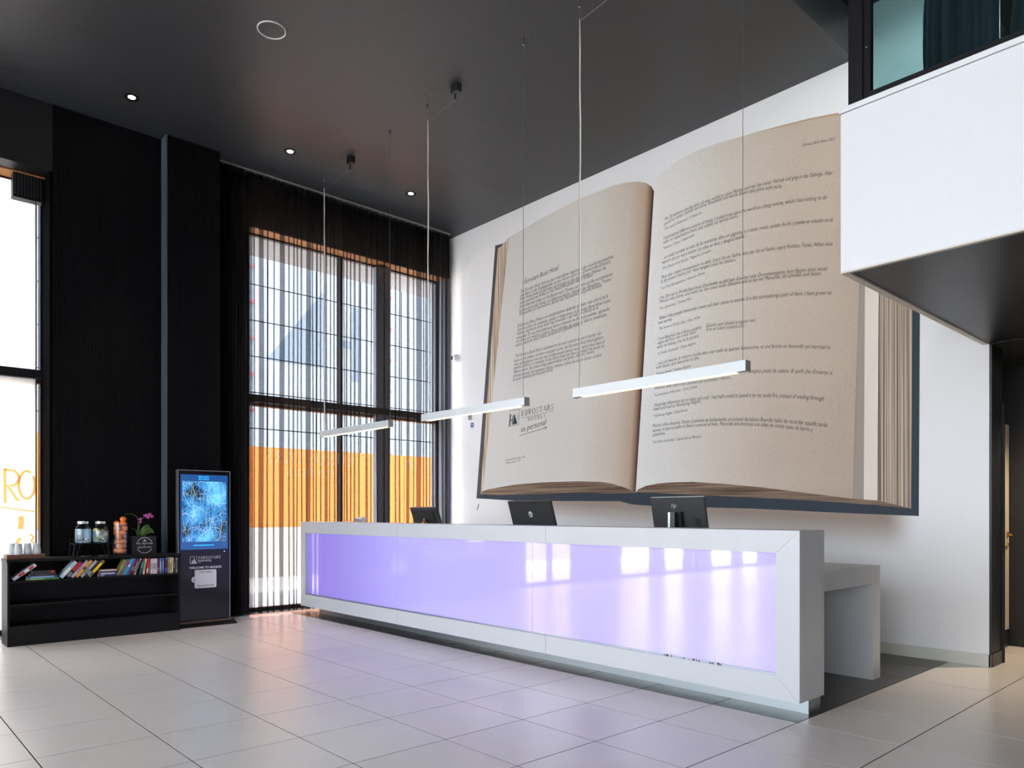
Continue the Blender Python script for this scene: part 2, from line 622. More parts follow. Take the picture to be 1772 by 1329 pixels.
# ceiling: perforated panels with plain border, ending in a bulkhead at Y = 3
ce = MB().box(-9, 7.6, 3.0, 9.6, ZC + .012, 6.05).build('ceiling', M['ceil_plain'])
ce['kind'] = 'structure'
g = .0006
xs = [-9, -6.6, -4.2, -1.8, .6, 3.0, 5.4, 6.83]
ys = [3.42, 4.98, 6.22, 7.445, 8.60]
for a, b_ in zip(xs[:-1], xs[1:]):
    for c_, d in zip(ys[:-1], ys[1:]):
        MB().box(a + g, b_ - g, c_ + g, d - g, ZC, ZC + .012).build('ceiling_panel', M['perf'], ce)
for (a, b_, c_, d) in ((-9, 7.15, 8.60, 9.6), (6.83, 7.15, 3.0, 8.60), (-9, 6.83, 3.0, 3.42)):
    MB().box(a + g, b_ - g, c_ + g, d - g, ZC, ZC + .012).build('border_panel', M['ceil_plain'], ce)
MB().box(-9, 7.6, 2.985, 3.0, ZC, 6.05).build('bulkhead', M['ceil_plain'], ce)
vc = MB().box(-9, 9, -6, 3.0, 6.05, 6.15).build('ceiling', M['matt_black'])
vc['kind'] = 'structure'

# right wall with the mural; its white face runs on above the ceiling edge
wr = MB().box(XB, 7.47, 1.865, 9.62, 0, 6.05).build('wall_right', M['wall_white'])
wr['kind'] = 'structure'
bb = MB().box(XB - .014, XB, 1.852, 9.40, 0, .102).box(XB - .014, XB + .0, 1.851, 1.865, 0, .102).build('baseboard_right', M['baseboard'])
bb['kind'] = 'structure'
# dark end of that wall and the passage beside it
we = MB().box(XB + .004, 7.47, 1.847, 1.864, .11, 2.712).build('wall_passage', M['black'])
we['kind'] = 'structure'
MB().box(XB, 7.475, 1.838, 1.8645, 0, .11).build('dark_baseboard', M['plastic'], we)
MB().box(7.44, 7.475, 1.83, 1.847, 0, 2.25).build('door_casing', M['black_frame'], we)
pw = MB().box(8.44, 8.6, -6, 2.4, 0, 6.05).build('wall_passage', M['black'])
pw['kind'] = 'structure'
pl = MB().box(7.47, 8.44, 2.075, 2.4, 2.16, 6.05).box(7.47, 8.44, 2.075, 2.4, 0, 2.16).build('wall_passage', M['black'])
pl['kind'] = 'structure'
# open beige door with brass lever
d1 = thing('door_1', (8.0, 2.05, 0), kind='structure')
MB().box(7.55, 8.425, 2.03, 2.07, .17, 2.15).build('door_leaf', M['beige'], d1)
MB().box(7.55, 8.425, 2.028, 2.072, .008, .17).build('kick_plate', M['black'], d1)
hd = MB().cbox(8.33, 8.37, 2.018, 2.03, 1.06, 1.11, .003).build('door_handle', M['gold'], d1)
MB().tube([(8.35, 2.02, 1.087), (8.35, 1.975, 1.087), (8.33, 1.968, 1.087), (8.24, 1.968, 1.085)], .009).build('lever', M['gold'], hd, True)
MB().lathe([(.018, 0), (.018, -.012), (.012, -.02)], (8.35, 2.03, .985), 14, 'y').build('keyhole_rose', M['gold'], d1, True)
# passage lamp in the soffit (warm light on the floor behind the wall)
pll = thing('downlight', (7.9, 1.2, 2.68), 'recessed warm downlight in the dark ceiling of the door passage', 'downlight', 'downlights')
MB().lathe([(.055, 0), (.055, -.006), (.04, -.006), (.04, 0)], (7.9, 1.2, 2.70), 20).build('ring', M['black_frame'], pll, True)
MB().lathe([(.038, 0), (.038, -.002)], (7.9, 1.2, 2.699), 20).build('lamp_lens', M['lamp'], pll)
psf = MB().box(7.151, 8.44, -6, 1.864, 2.712, 2.9).box(7.472, 8.44, 1.864, 2.0745, 2.712, 2.9).build('ceiling', M['matt_black'])
psf['kind'] = 'structure'

# solid bays of the street facade left of the frosted window
BAYS = [(.03, .32), (-1.66, -1.23), (-2.08, -1.77), (-2.60, -2.19), (-4.07, -3.66), (-5.11, -4.89), (-5.86, -5.32), (-7.23, -6.89), (-9.0, -8.09)]
M['reveal'] = mat('grey_reveal', c8(150, 158, 170), .6, noise=(4, .05))
# street facade (left in the picture): black ribbed panels, pilaster, window surrounds
def ribbed(name, x0, x1, yf, yb, z0, z1, pitch=.022):
    n = max(2, int((x1 - x0) / pitch))
    pts = []
    for k in range(n):
        a = x0 + (x1 - x0) * k / n
        w = (x1 - x0) / n
        pts += [(a, yf + .005), (a + w * .25, yf + .005), (a + w * .32, yf), (a + w * .93, yf)]
    pts.append((x1, yf + .005))
    pts += [(x1, yb), (x0, yb)]
    o = MB().prism(pts, 'z', z0, z1).build(name, M['black_wall'])
    o['kind'] = 'structure'
    return o


ribbed('wall_left', 1.70, 2.79, 9.03, 9.62, 0, ZC)
pi_ = ribbed('wall_left', 2.80, 3.40, 8.865, 9.62, 0, ZC)
o = MB().box(2.785, 2.7995, 8.865, 9.03, 0, ZC).build('trim_1', mat('lit_pilaster_side', c8(66, 74, 84), .45, noise=(4, .08)))  # pilaster side made paler, window light put into its colour
o['kind'] = 'structure'
o = MB().box(3.40, 3.92, 9.25, 9.62, 0, ZC).box(3.92, 7.15, 9.25, 9.62, 4.985, ZC).build('wall_left', M['black'])
o['kind'] = 'structure'
o = MB().box(7.065, 7.149, 9.25, 9.62, 0, 4.984).build('wall_left', M['reveal'])
o['kind'] = 'structure'
b = MB().box(-9, 1.70, 9.03, 9.62, 4.90, ZC)
for a_, b_ in BAYS:
    b.box(a_, b_, 9.41, 9.54, 0, 4.8995)
o = b.build('wall_left', M['black'])
o['kind'] = 'structure'
o = MB().box(1.672, 1.70, 9.03, 9.62, 0, 4.8995).build('trim_2', mat('dull_black', (.002, .002, .002, 1), 1, spec=.02, noise=(4, .1)))
o['kind'] = 'structure'

# window_1: left window with frosted pane;  window_2: the curtained one
def window(name, x0, x1, mull, film=False, zh=4.985):
    w = thing(name, ((x0 + x1) / 2, 9.47, 0), kind='structure')
    f = MB().box(x0, x1, 9.43, 9.50, 0, .05).box(x0, x1, 9.47, 9.53, zh - .035, zh).box(x0, x0 + .03, 9.43, 9.50, .05, zh - .035).box(x1 - .012, x1, 9.43, 9.50, .05, zh - .035)
    f.build('window_frame', M['black_frame'], w)
    MB().box(x0, x1, 9.26, 9.468, zh - .012, zh - .0005).build('head_lining', M['hoarding_edge'], w)
    MB().box(x0, x1, 9.40, 9.51, 2.755, 2.85).build('transom', M['black_frame'], w)
    MB().box(x0, x1, 9.51, 9.60, 2.715, 2.755).build('transom_ledge', M['hoarding_edge'], w)
    for a, b2 in mull:
        MB().box(a, b2, 9.41, 9.52, .05, 2.755).box(a, b2, 9.41, 9.52, 2.85, zh - .036).build('mullion', M['reveal'] if b2 - a > .1 else M['black_frame'], w)
    e = [x0 + .03] + [q for p in mull for q in p] + [x1 - .012]
    for k in range(0, len(e), 2):
        for z0, z1 in ((.05, 2.755), (2.85, zh - .036)):
            mt = M['film'] if film and k == 0 else M['glass']
            MB().box(e[k], e[k + 1], 9.462, 9.470, z0, z1).build('pane', mt, w)
    return w


w1 = window('window_1', .32, 1.672, [(1.618, 1.626)], True, 4.90)
w2 = window('window_2', 3.92, 7.065, [(5.315, 5.352), (5.922, 6.144)])
for k_, (a_, b_) in enumerate(((-1.23, .03), (-1.77, -1.66), (-2.19, -2.08), (-3.66, -2.60), (-4.89, -4.07), (-5.32, -5.11), (-6.89, -5.86), (-8.09, -7.23))):
    window('window_%d' % (k_ + 3), a_, b_, [(-.63, -.58)] if k_ == 0 else [], False, 4.90)
# orange boards lining the underside of the canopy just outside the glass
cn = thing('canopy', (2, 10.1, 5.08), 'grey concrete canopy outside over the street windows', 'canopy')
for k in range(12):
    MB().box(-9 + k * 1.5, -7.51 + k * 1.5, 9.62, 9.80, 4.99, 5.02).build('board', M['canopy'], cn)
MB().box(-9, 9, 9.80, 10.35, 4.99, 5.25).build('slab', M['canopy'], cn)

# far side of the lobby (behind the viewer)
o = MB().box(-9.3, -9, -6, 9.62, 5.4, 6.15).box(-9.3, -9, -6.0, -5.6, 0, 5.4).build('wall_far', M['stone'])
o['kind'] = 'structure'
w5 = thing('window_11', (-9.15, 1.5, 0), kind='structure')
for k in range(8):
    y = -5.6 + k * 2.1
    MB().box(-9.25, -9.0, y, y + .35, 0, 5.4).build('mullion', M['black_frame'], w5)
    MB().box(-9.16, -9.15, y + .35, min(9.5, y + 2.1), .05, 5.4).build('pane', M['glass'], w5)
MB().box(-9.25, -9.0, -5.6, 9.5, 0, .05).build('window_frame', M['black_frame'], w5)
o = MB().box(-9.3, 9, -6.2, -6.0, 0, 6.15).build('wall_back', M['stone'])
o['kind'] = 'structure'

# ------------------------------------------------------------------ mural: outlines in wall coordinates (Y, Z), metres
COVER = [(8.154, 5.217), (7.985, 5.202), (5.315, 5.111), (2.921, 5.052), (2.392, 4.997), (2.411, 1.267), (2.969, 1.29), (4.05, 1.342), (4.918, 1.366), (5.323, 1.379), (5.624, 1.398), (5.821, 1.439), (6.493, 1.451), (7.163, 1.459), (7.721, 1.47), (8.585, 1.516)]
LBLOCK = [(8.094, 5.161), (8.018, 5.174), (7.851, 5.254), (5.331, 5.151), (5.571, 1.538), (6.024, 1.543), (6.523, 1.564), (7.163, 1.558), (8.069, 1.559), (8.487, 1.575)]
LPAGE_TOP = [(7.851, 5.254), (7.746, 5.266), (7.333, 5.316), (6.894, 5.357), (6.493, 5.381), (6.16, 5.374), (5.933, 5.37), (5.714, 5.339), (5.545, 5.294), (5.419, 5.235), (5.34, 5.167), (5.31, 5.11)]
LPAGE_BOT = [(8.434, 1.621), (8.314, 1.646), (7.721, 1.701), (7.163, 1.714), (6.517, 1.709), (6.16, 1.692), (5.933, 1.66), (5.758, 1.612), (5.577, 1.548)]
RPAGE_TOP = [(5.302, 5.107), (5.285, 5.184), (5.265, 5.227), (5.166, 5.286), (4.949, 5.347), (4.688, 5.365), (4.438, 5.35), (4.145, 5.315), (3.753, 5.254), (3.421, 5.198), (3.112, 5.133), (2.911, 5.086)]
RPAGE_BOT = [(5.571, 1.547), (5.536, 1.579), (5.419, 1.619), (5.24, 1.643), (5.037, 1.65), (4.764, 1.645), (4.395, 1.615), (3.918, 1.562), (3.421, 1.491), (2.986, 1.429)]
RPAGE_R = [(2.911, 5.086), (2.927, 3.458), (2.964, 2.325), (2.986, 1.429)]
RUNDER = [(5.58, 1.545), (2.986, 1.436), (2.759, 1.411), (2.474, 1.335), (2.969, 1.397), (3.421, 1.431), (4.05, 1.47), (4.764, 1.508), (5.24, 1.531)]
STACK_GREY = [(2.932, 5.094), (2.863, 5.083), (2.879, 1.413), (2.991, 1.431)]
STACK_LIGHT = [(2.868, 5.085), (2.738, 5.065), (2.759, 1.408), (2.889, 1.413)]
STACK_BROWN = [(2.743, 5.067), (2.454, 5.012), (2.474, 1.335), (2.764, 1.409)]
GUTTER = [(5.31, 5.123), (5.471, 3.29), (5.576, 1.548)]
LOGOBOX = [(7.828, 2.76), (7.631, 2.762), (7.646, 2.546), (7.851, 2.539)]
UNDERL = [(7.589, 2.63), (6.959, 2.672), (7.625, 2.388), (7.085, 2.459), (7.831, 1.542), (8.609, 1.345), (8.474, 1.432)]
LINES = [
  ('– Eurostars Book Hotel', [(7.589, 4.507), (6.874, 4.55)], 'h'),
  ('Das Eurostars Book Hotel ist dem kulturellsten Gegenstand der Geschichte gewidmet:', [(7.603, 4.402), (5.915, 4.468)], 't'),
  ('dem Buch. In der Empfangshalle, auf den Fluren und in den Zimmern des Eurostars', [(7.609, 4.344), (5.968, 4.417)], 't'),
  ('Book Hotels finden Sie Buchtitel und Auszüge aus den bekanntesten Werken, die', [(7.613, 4.296), (6.043, 4.358)], 't'),
  ('einen wesentlichen Einfluss auf die Menschheit gehabt haben. In dieser', [(7.625, 4.24), (6.254, 4.32)], 't'),
  ('Hotel-Bibliothek haben wir die Bücher nach Themen und Genre auf die verschiedenen', [(7.629, 4.187), (5.94, 4.253)], 't'),
  ('Stockwerke verteilt: Kinder- und Abenteuerbücher, Klassiker des Mittelalters, Theater,', [(7.637, 4.133), (5.955, 4.196)], 't'),
  ('Wissenschaft und Sciencefiction, Bücher zum Nachdenken und große Romane.', [(7.641, 4.085), (6.11, 4.155)], 't'),
  ('El Eurostars Book Hotel es un establecimiento dedicado al objeto más cultural de la', [(7.666, 3.926), (6.008, 3.994)], 't'),
  ('historia: el libro. En vestíbulos, pasillos y habitaciones, el Eurostars Book Hotel reúne', [(7.673, 3.87), (5.971, 3.931)], 't'),
  ('títulos y fragmentos de las obras más conocidas y que más han influido en la', [(7.685, 3.817), (6.172, 3.884)], 't'),
  ('humanidad. En esta hotel-biblioteca hemos ordenado los libros por plantas, siguiendo', [(7.692, 3.759), (5.989, 3.83)], 't'),
  ('un criterio por temática y género: libros infantiles, de aventura, clásicos medievales,', [(7.701, 3.711), (6.027, 3.768)], 't'),
  ('teatro, ciencia & ciencia ficción, pensamiento y grandes novelas.', [(7.707, 3.657), (6.444, 3.732)], 't'),
  ('The Eurostars Book Hotel is dedicated to the most cultural object in history: the', [(7.724, 3.507), (6.126, 3.55)], 't'),
  ('book. In the lobbies, corridors and guest rooms, the Eurostars Book Hotel gathers', [(7.734, 3.443), (6.091, 3.491)], 't'),
  ('titles and fragments from the most widely-known literary works which have been of', [(7.742, 3.389), (6.064, 3.432)], 't'),
  ('greatest influence to humanity. In this library-hotel we have organized the books on', [(7.748, 3.34), (6.073, 3.382)], 't'),
  ("different floors, the criteria being subject-matter and genre: children's books,", [(7.754, 3.281), (6.235, 3.337)], 't'),
  ('adventure novels, the mediaeval classics, theatre, science & science fiction, ancient', [(7.763, 3.228), (6.119, 3.274)], 't'),
  ('& modern thinking and the great novels.', [(7.77, 3.174), (6.968, 3.211)], 't'),
  ('© Eurostars Book Hotel, 2012', [(7.925, 2.044), (7.511, 2.071)], 't'),
  ('© Prisma Hotels, 1977', [(7.93, 1.999), (7.617, 2.023)], 't'),
  ('EUROSTARS', [(7.589, 2.66), (6.959, 2.692)], 'S'),
  ('HOTELS', [(7.46, 2.579), (7.11, 2.598)], 'S'),
  ('es personal', [(7.601, 2.435), (7.107, 2.498)], 'w'),
  ('– Eurostars Book Hotel / 2012', [(3.505, 4.969), (3.162, 4.907)], 't'),
  ('Als Zarathustra dreißig Jahre alt war, verließ er seine Heimat und den See seiner Heimat und ging in das Gebirge. Hier', [(5.153, 4.706), (4.168, 4.734), (3.187, 4.58)], 't'),
  ('genoß er seines Geistes und seiner Einsamkeit und wurde dessen zehn Jahre nicht müde.', [(5.158, 4.651), (4.381, 4.708), (3.699, 4.619)], 't'),
  ('“Also sprach Zarathustra”, F. Nietzsche', [(5.158, 4.595), (4.655, 4.642)], 'a'),
  ('I entertained different notions of things. I looked now upon the world as a thing remote, which I had nothing to do', [(5.167, 4.485), (4.199, 4.502), (3.241, 4.36)], 't'),
  ('with, no expectations from, and, indeed, no desires about...', [(5.172, 4.437), (4.652, 4.469), (4.187, 4.464)], 't'),
  ('“Robinson Crusoe”, Daniel Defoe', [(5.172, 4.372), (4.745, 4.415)], 'a'),
  ('...no estáis cursado en esto de las aventuras: ellos son gigantes; y si tienes miedo, quítate de ahí, y ponte en oración en el', [(5.185, 4.257), (4.145, 4.277), (3.185, 4.123)], 't'),
  ('espacio que yo voy a entrar con ellos en fiera y desigual batalla...', [(5.19, 4.209), (4.619, 4.234), (4.107, 4.225)], 't'),
  ('“Don Quijote de la Mancha”, Miguel de Cervantes', [(5.19, 4.144), (4.535, 4.183)], 'a'),
  ("Mon cher, soyez mousquetaire ou abbé. Soyez l'un ou l'autre, mais pas l'un et l'autre, reprit Porthos. Tenez, Athos vous", [(5.2, 4.035), (4.168, 4.046), (3.185, 3.891)], 't'),
  ("l'a dit encore l'autre jour: vous mangez à tous les râteliers.", [(5.207, 3.983), (4.688, 4.018), (4.23, 4.001)], 't'),
  ('“Les Trois Mousquetaires”, Alexandre Dumas', [(5.203, 3.913), (4.615, 3.957)], 'a'),
  ('Die Zeit hat in Wirklichkeit keine Einschnitte, es gibt kein Gewitter oder Drommetengetön beim Beginn eines neuen', [(5.216, 3.8), (4.168, 3.788), (3.238, 3.663)], 't'),
  ('Monats oder Jahres, und selbst bei dem eines neuen Säkulums sind es nur wir Menschen, die schießen und läuten.', [(5.222, 3.754), (4.158, 3.745), (3.296, 3.63)], 't'),
  ('“Der Zauberberg”, Thomas Mann', [(5.227, 3.679), (4.787, 3.709)], 'a'),
  ('When I like people immensely I never tell their names to anyone. It is like surrendering a part of them. I have grown to', [(5.236, 3.562), (4.163, 3.558), (3.197, 3.417)], 't'),
  ('love secrecy.', [(5.24, 3.512), (5.042, 3.525)], 't'),
  ('“The Picture of Dorian Gray”, Oscar Wilde', [(5.243, 3.444), (4.673, 3.473)], 'a'),
  ("I' son Beatrice che ti faccio andare;", [(5.25, 3.323), (4.66, 3.355)], 't'),
  ('vegno del loco ove tornar disio;', [(5.256, 3.276), (4.726, 3.317)], 't'),
  ('amor mi mosse, che mi fa parlare.', [(5.26, 3.229), (4.689, 3.265)], 't'),
  ('Quando sarò dinanzi al segnor mio,', [(4.597, 3.361), (3.998, 3.307)], 't'),
  ('di te mi loderò sovente a lui.', [(4.597, 3.316), (4.124, 3.274)], 't'),
  ('“La Divina Commedia”, Dante Alighieri', [(5.26, 3.153), (4.729, 3.193)], 'a'),
  ("...vers six heures, la voiture s'arrêta dans une ruelle du quartier Beauvoisine, et une femme en descendit qui marchait le", [(5.27, 3.033), (4.194, 3.041), (3.209, 2.887)], 't'),
  ('voile baissé, sans détourner la tête...', [(5.274, 2.991), (4.668, 3.022)], 't'),
  ('“Madame Bovary”, Gustave Flaubert', [(5.279, 2.917), (4.792, 2.947)], 'a'),
  ("C'era una volta un pezzo di legno. Non era un legno di lusso, ma un semplice pezzo da catasta, di quelli che d'inverno si", [(5.289, 2.795), (4.099, 2.779), (3.19, 2.636)], 't'),
  ('mettono nelle stufe e nei caminetti per accendere il fuoco...', [(5.294, 2.755), (4.279, 2.748)], 't'),
  ('“Le Avventure di Pinocchio”, Carlo Collodi', [(5.3, 2.67), (4.716, 2.701)], 'a'),
  ('Yesterday afternoon set in misty and cold. I had half a mind to spend it by my study fire, instead of wading through', [(5.306, 2.548), (4.194, 2.534), (3.272, 2.395)], 't'),
  ('heath and mud to Wuthering Heights.', [(5.309, 2.504), (4.66, 2.528)], 't'),
  ('“Wuthering Heights”, Emily Brontë', [(5.313, 2.427), (4.84, 2.451)], 'a'),
  ('Muchos años después, frente al pelotón de fusilamiento, el coronel Aureliano Buendía había de recordar aquella tarde', [(5.325, 2.307), (4.243, 2.286), (3.236, 2.131)], 't'),
  ('remota en que su padre lo llevó a conocer el hielo. Macondo era entonces una aldea de veinte casas de barro y', [(5.329, 2.25), (4.259, 2.239), (3.383, 2.1)], 't'),
  ('cañabrava...', [(5.332, 2.198), (5.127, 2.213)], 't'),
  ('“Cien Años de Soledad”, Gabriel García Márquez', [(5.335, 2.119), (4.663, 2.139)], 'a'),
]


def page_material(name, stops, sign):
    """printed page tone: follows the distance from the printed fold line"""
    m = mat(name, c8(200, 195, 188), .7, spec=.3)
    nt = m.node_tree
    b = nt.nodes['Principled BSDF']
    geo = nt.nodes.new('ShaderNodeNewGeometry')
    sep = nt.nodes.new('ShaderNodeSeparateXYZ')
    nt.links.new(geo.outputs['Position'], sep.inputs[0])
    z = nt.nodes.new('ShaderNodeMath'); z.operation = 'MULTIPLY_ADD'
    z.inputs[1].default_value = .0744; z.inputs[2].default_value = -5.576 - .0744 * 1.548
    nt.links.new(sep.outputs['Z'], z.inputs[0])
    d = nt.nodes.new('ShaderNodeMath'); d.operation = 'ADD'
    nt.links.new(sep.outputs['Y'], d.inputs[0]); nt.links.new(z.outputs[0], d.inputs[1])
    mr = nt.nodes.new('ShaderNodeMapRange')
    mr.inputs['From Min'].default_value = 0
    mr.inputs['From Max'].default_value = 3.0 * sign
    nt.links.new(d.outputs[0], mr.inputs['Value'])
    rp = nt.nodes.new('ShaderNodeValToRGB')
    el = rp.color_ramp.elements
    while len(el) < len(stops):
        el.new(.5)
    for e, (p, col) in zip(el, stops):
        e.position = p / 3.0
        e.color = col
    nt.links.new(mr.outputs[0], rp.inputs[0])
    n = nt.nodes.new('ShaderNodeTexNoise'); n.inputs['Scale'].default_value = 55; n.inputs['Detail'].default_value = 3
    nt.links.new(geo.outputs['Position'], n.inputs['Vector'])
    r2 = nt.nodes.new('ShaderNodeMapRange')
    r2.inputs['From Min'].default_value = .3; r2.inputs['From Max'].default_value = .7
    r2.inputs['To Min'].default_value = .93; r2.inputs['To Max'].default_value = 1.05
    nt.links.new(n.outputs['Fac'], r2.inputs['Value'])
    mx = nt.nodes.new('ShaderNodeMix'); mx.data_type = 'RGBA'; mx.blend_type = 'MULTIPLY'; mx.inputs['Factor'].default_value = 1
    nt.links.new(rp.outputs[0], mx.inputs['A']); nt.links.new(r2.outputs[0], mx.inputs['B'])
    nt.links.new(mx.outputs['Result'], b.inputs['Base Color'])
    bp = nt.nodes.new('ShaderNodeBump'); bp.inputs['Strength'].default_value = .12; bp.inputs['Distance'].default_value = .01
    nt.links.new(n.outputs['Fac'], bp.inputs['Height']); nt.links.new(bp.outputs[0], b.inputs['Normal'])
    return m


def stripe_material(name, cols, scale):
    m = mat(name, cols[0], .75, spec=.3)
    nt = m.node_tree
    b = nt.nodes['Principled BSDF']
    geo = nt.nodes.new('ShaderNodeNewGeometry')
    mp = nt.nodes.new('ShaderNodeMapping'); mp.inputs['Scale'].default_value = scale
    nt.links.new(geo.outputs['Position'], mp.inputs['Vector'])
    n = nt.nodes.new('ShaderNodeTexNoise'); n.inputs['Scale'].default_value = 1; n.inputs['Detail'].default_value = 3
    nt.links.new(mp.outputs[0], n.inputs['Vector'])
    rp = nt.nodes.new('ShaderNodeValToRGB')
    el = rp.color_ramp.elements
    el[0].position = .35; el[0].color = cols[0]
    el[1].position = .65; el[1].color = cols[1]
    nt.links.new(n.outputs['Fac'], rp.inputs[0]); nt.links.new(rp.outputs[0], b.inputs['Base Color'])
    return m


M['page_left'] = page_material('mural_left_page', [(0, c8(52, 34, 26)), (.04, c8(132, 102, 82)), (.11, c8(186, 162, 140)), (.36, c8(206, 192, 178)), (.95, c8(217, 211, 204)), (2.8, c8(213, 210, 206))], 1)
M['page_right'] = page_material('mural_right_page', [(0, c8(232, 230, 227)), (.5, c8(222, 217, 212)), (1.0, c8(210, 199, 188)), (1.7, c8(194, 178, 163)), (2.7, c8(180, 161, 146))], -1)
M['cover_navy'] = mat('mural_cover', c8(40, 52, 64), .7, noise=(12, .12))
M['cover_grey'] = mat('mural_cover_grey', c8(74, 72, 74), .7, noise=(12, .1))
M['block_edge'] = stripe_material('mural_page_edges', (c8(150, 122, 98), c8(222, 208, 188)), (1, 45, .6))
M['block_under'] = stripe_material('mural_under_pages', (c8(84, 66, 54), c8(150, 126, 106)), (1, .8, 60))
M['stack_grey'] = mat('mural_stack_grey', c8(156, 144, 136), .75, noise=(10, .06), aniso=(1, 20, .3))
M['stack_light'] = mat('mural_stack_light', c8(222, 212, 200), .75, noise=(10, .05), aniso=(1, 20, .3))
M['stack_brown'] = stripe_material('mural_stack_brown', (c8(96, 78, 66), c8(206, 188, 170)), (1, 95, .25))

M['page_tan'] = mat('mural_tan_edge', c8(176, 150, 126), .75, noise=(10, .05))
mu = thing('book_mural', (XB, 5.4, 0), 'huge printed mural of an open book on the white wall behind reception', 'mural')


def sheet(name, pts, m, x):
    return MB().prism(pts, 'x', x - .0012, x).build(name, m, mu)


def shadow_fade(name, z0, z1, c0, c1):
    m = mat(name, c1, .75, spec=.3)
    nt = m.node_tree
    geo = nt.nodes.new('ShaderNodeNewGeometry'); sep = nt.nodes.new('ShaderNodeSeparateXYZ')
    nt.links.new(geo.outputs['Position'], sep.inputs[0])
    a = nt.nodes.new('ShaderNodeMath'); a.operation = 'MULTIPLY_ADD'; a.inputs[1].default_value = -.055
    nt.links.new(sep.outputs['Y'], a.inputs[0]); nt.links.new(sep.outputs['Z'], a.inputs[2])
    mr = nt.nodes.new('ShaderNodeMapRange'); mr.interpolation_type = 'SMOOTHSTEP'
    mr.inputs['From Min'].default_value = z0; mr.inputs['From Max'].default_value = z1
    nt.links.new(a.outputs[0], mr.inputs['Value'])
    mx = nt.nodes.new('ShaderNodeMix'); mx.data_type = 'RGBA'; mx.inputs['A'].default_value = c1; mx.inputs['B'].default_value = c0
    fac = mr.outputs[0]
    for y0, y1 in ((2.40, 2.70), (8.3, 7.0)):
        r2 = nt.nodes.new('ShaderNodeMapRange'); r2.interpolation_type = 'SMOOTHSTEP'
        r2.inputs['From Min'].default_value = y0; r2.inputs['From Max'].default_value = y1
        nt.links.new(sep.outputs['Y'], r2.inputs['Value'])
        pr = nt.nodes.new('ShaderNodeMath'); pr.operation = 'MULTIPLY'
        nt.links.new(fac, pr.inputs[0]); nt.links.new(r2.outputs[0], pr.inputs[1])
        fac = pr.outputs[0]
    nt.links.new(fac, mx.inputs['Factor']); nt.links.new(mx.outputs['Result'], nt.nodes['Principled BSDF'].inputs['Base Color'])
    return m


sheet('printed_shadow', [(8.3, 1.62), (8.3, 1.13), (2.40, .80), (2.40, 1.40)], shadow_fade('mural_shadow', .72, 1.10, c8(158, 142, 130), c8(232, 232, 233)), XB - .0001)  # soft shadow under the book, drawn into the mural's colour
sheet('cover', COVER, M['cover_navy'], XB - .0014)
lc = [COVER[0], COVER[1], (8.07, 5.19), (8.49, 1.56), COVER[15]]
sheet('cover_edge', lc, M['cover_grey'], XB - .0028)
sheet('left_page_edges', LBLOCK, M['block_edge'], XB - .0042)
bot = [(8.487, 1.575)] + LPAGE_BOT + [(5.571, 1.538), (6.024, 1.545), (6.523, 1.562), (7.163, 1.556), (8.069, 1.557)]
sheet('left_page_underside', bot, M['block_under'], XB - .0056)
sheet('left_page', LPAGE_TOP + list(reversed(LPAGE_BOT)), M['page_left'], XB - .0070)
sheet('grey_edge', STACK_GREY, M['stack_grey'], XB - .0028)
sheet('loose_page', STACK_LIGHT, M['stack_light'], XB - .0042)
sheet('page_stack', STACK_BROWN, M['stack_brown'], XB - .0042)
sheet('right_page_underside', [RPAGE_BOT[0]] + RPAGE_BOT[1:] + [(2.759, 1.411), (2.474, 1.335), (2.969, 1.385), (3.421, 1.42), (4.05, 1.46), (4.764, 1.50), (5.24, 1.528)], M['block_under'], XB - .0056)
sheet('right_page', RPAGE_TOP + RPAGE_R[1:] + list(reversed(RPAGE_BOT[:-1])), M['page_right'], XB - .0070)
sheet('top_page_edge', [(4.145, 5.315), (3.753, 5.254), (3.421, 5.198), (3.112, 5.133), (2.911, 5.086), (2.911, 5.106), (3.112, 5.155), (3.421, 5.218), (3.753, 5.266)], M['page_tan'], XB - .0071)


def along(pts, s):
    """point on the line or arc through two or three wall points"""
    if len(pts) == 2:
        (a, b), (c, d) = pts
        return a + (c - a) * s, b + (d - b) * s
    (a, b), (c, d), (e, f) = pts
    sm = (c - a) / (e - a)
    l0 = (s - sm) * (s - 1) / (sm)
    l1 = s * (s - 1) / (sm * (sm - 1))
    l2 = s * (s - sm) / (1 - sm)
    return a + (e - a) * s, b * l0 + d * l1 + f * l2


XT = XB - .0090
block = MB()
count = 0
prev = None
for s, pts, k in LINES:
    if k == 'S':
        v, f = serif(s, .16)
        hz = .076 if s == 'EUROSTARS' else .05
        sh = .0
    else:
        v, f = glyphs(s, 2, .0)
        L = abs(pts[-1][0] - pts[0][0])
        hz = L / width(v) * (1.36 if k != 'w' else 1.1)
        sh = .24
    wv = width(v)
    off = len(block.v)
    vv = []
    L = abs(pts[-1][0] - pts[0][0])
    for x, y in v:
        yy, zz = along(pts, x / wv)
        vv.append((XT, yy - sh * y * hz, zz + y * hz))
    part = MB().add(vv, f)
    if k in 'Shw':
        part.build('lettering', M['ink_teal'] if k == 'S' else M['ink'], mu)
        continue
    part.build('text_line', M['ink'], mu, kind='stuff')
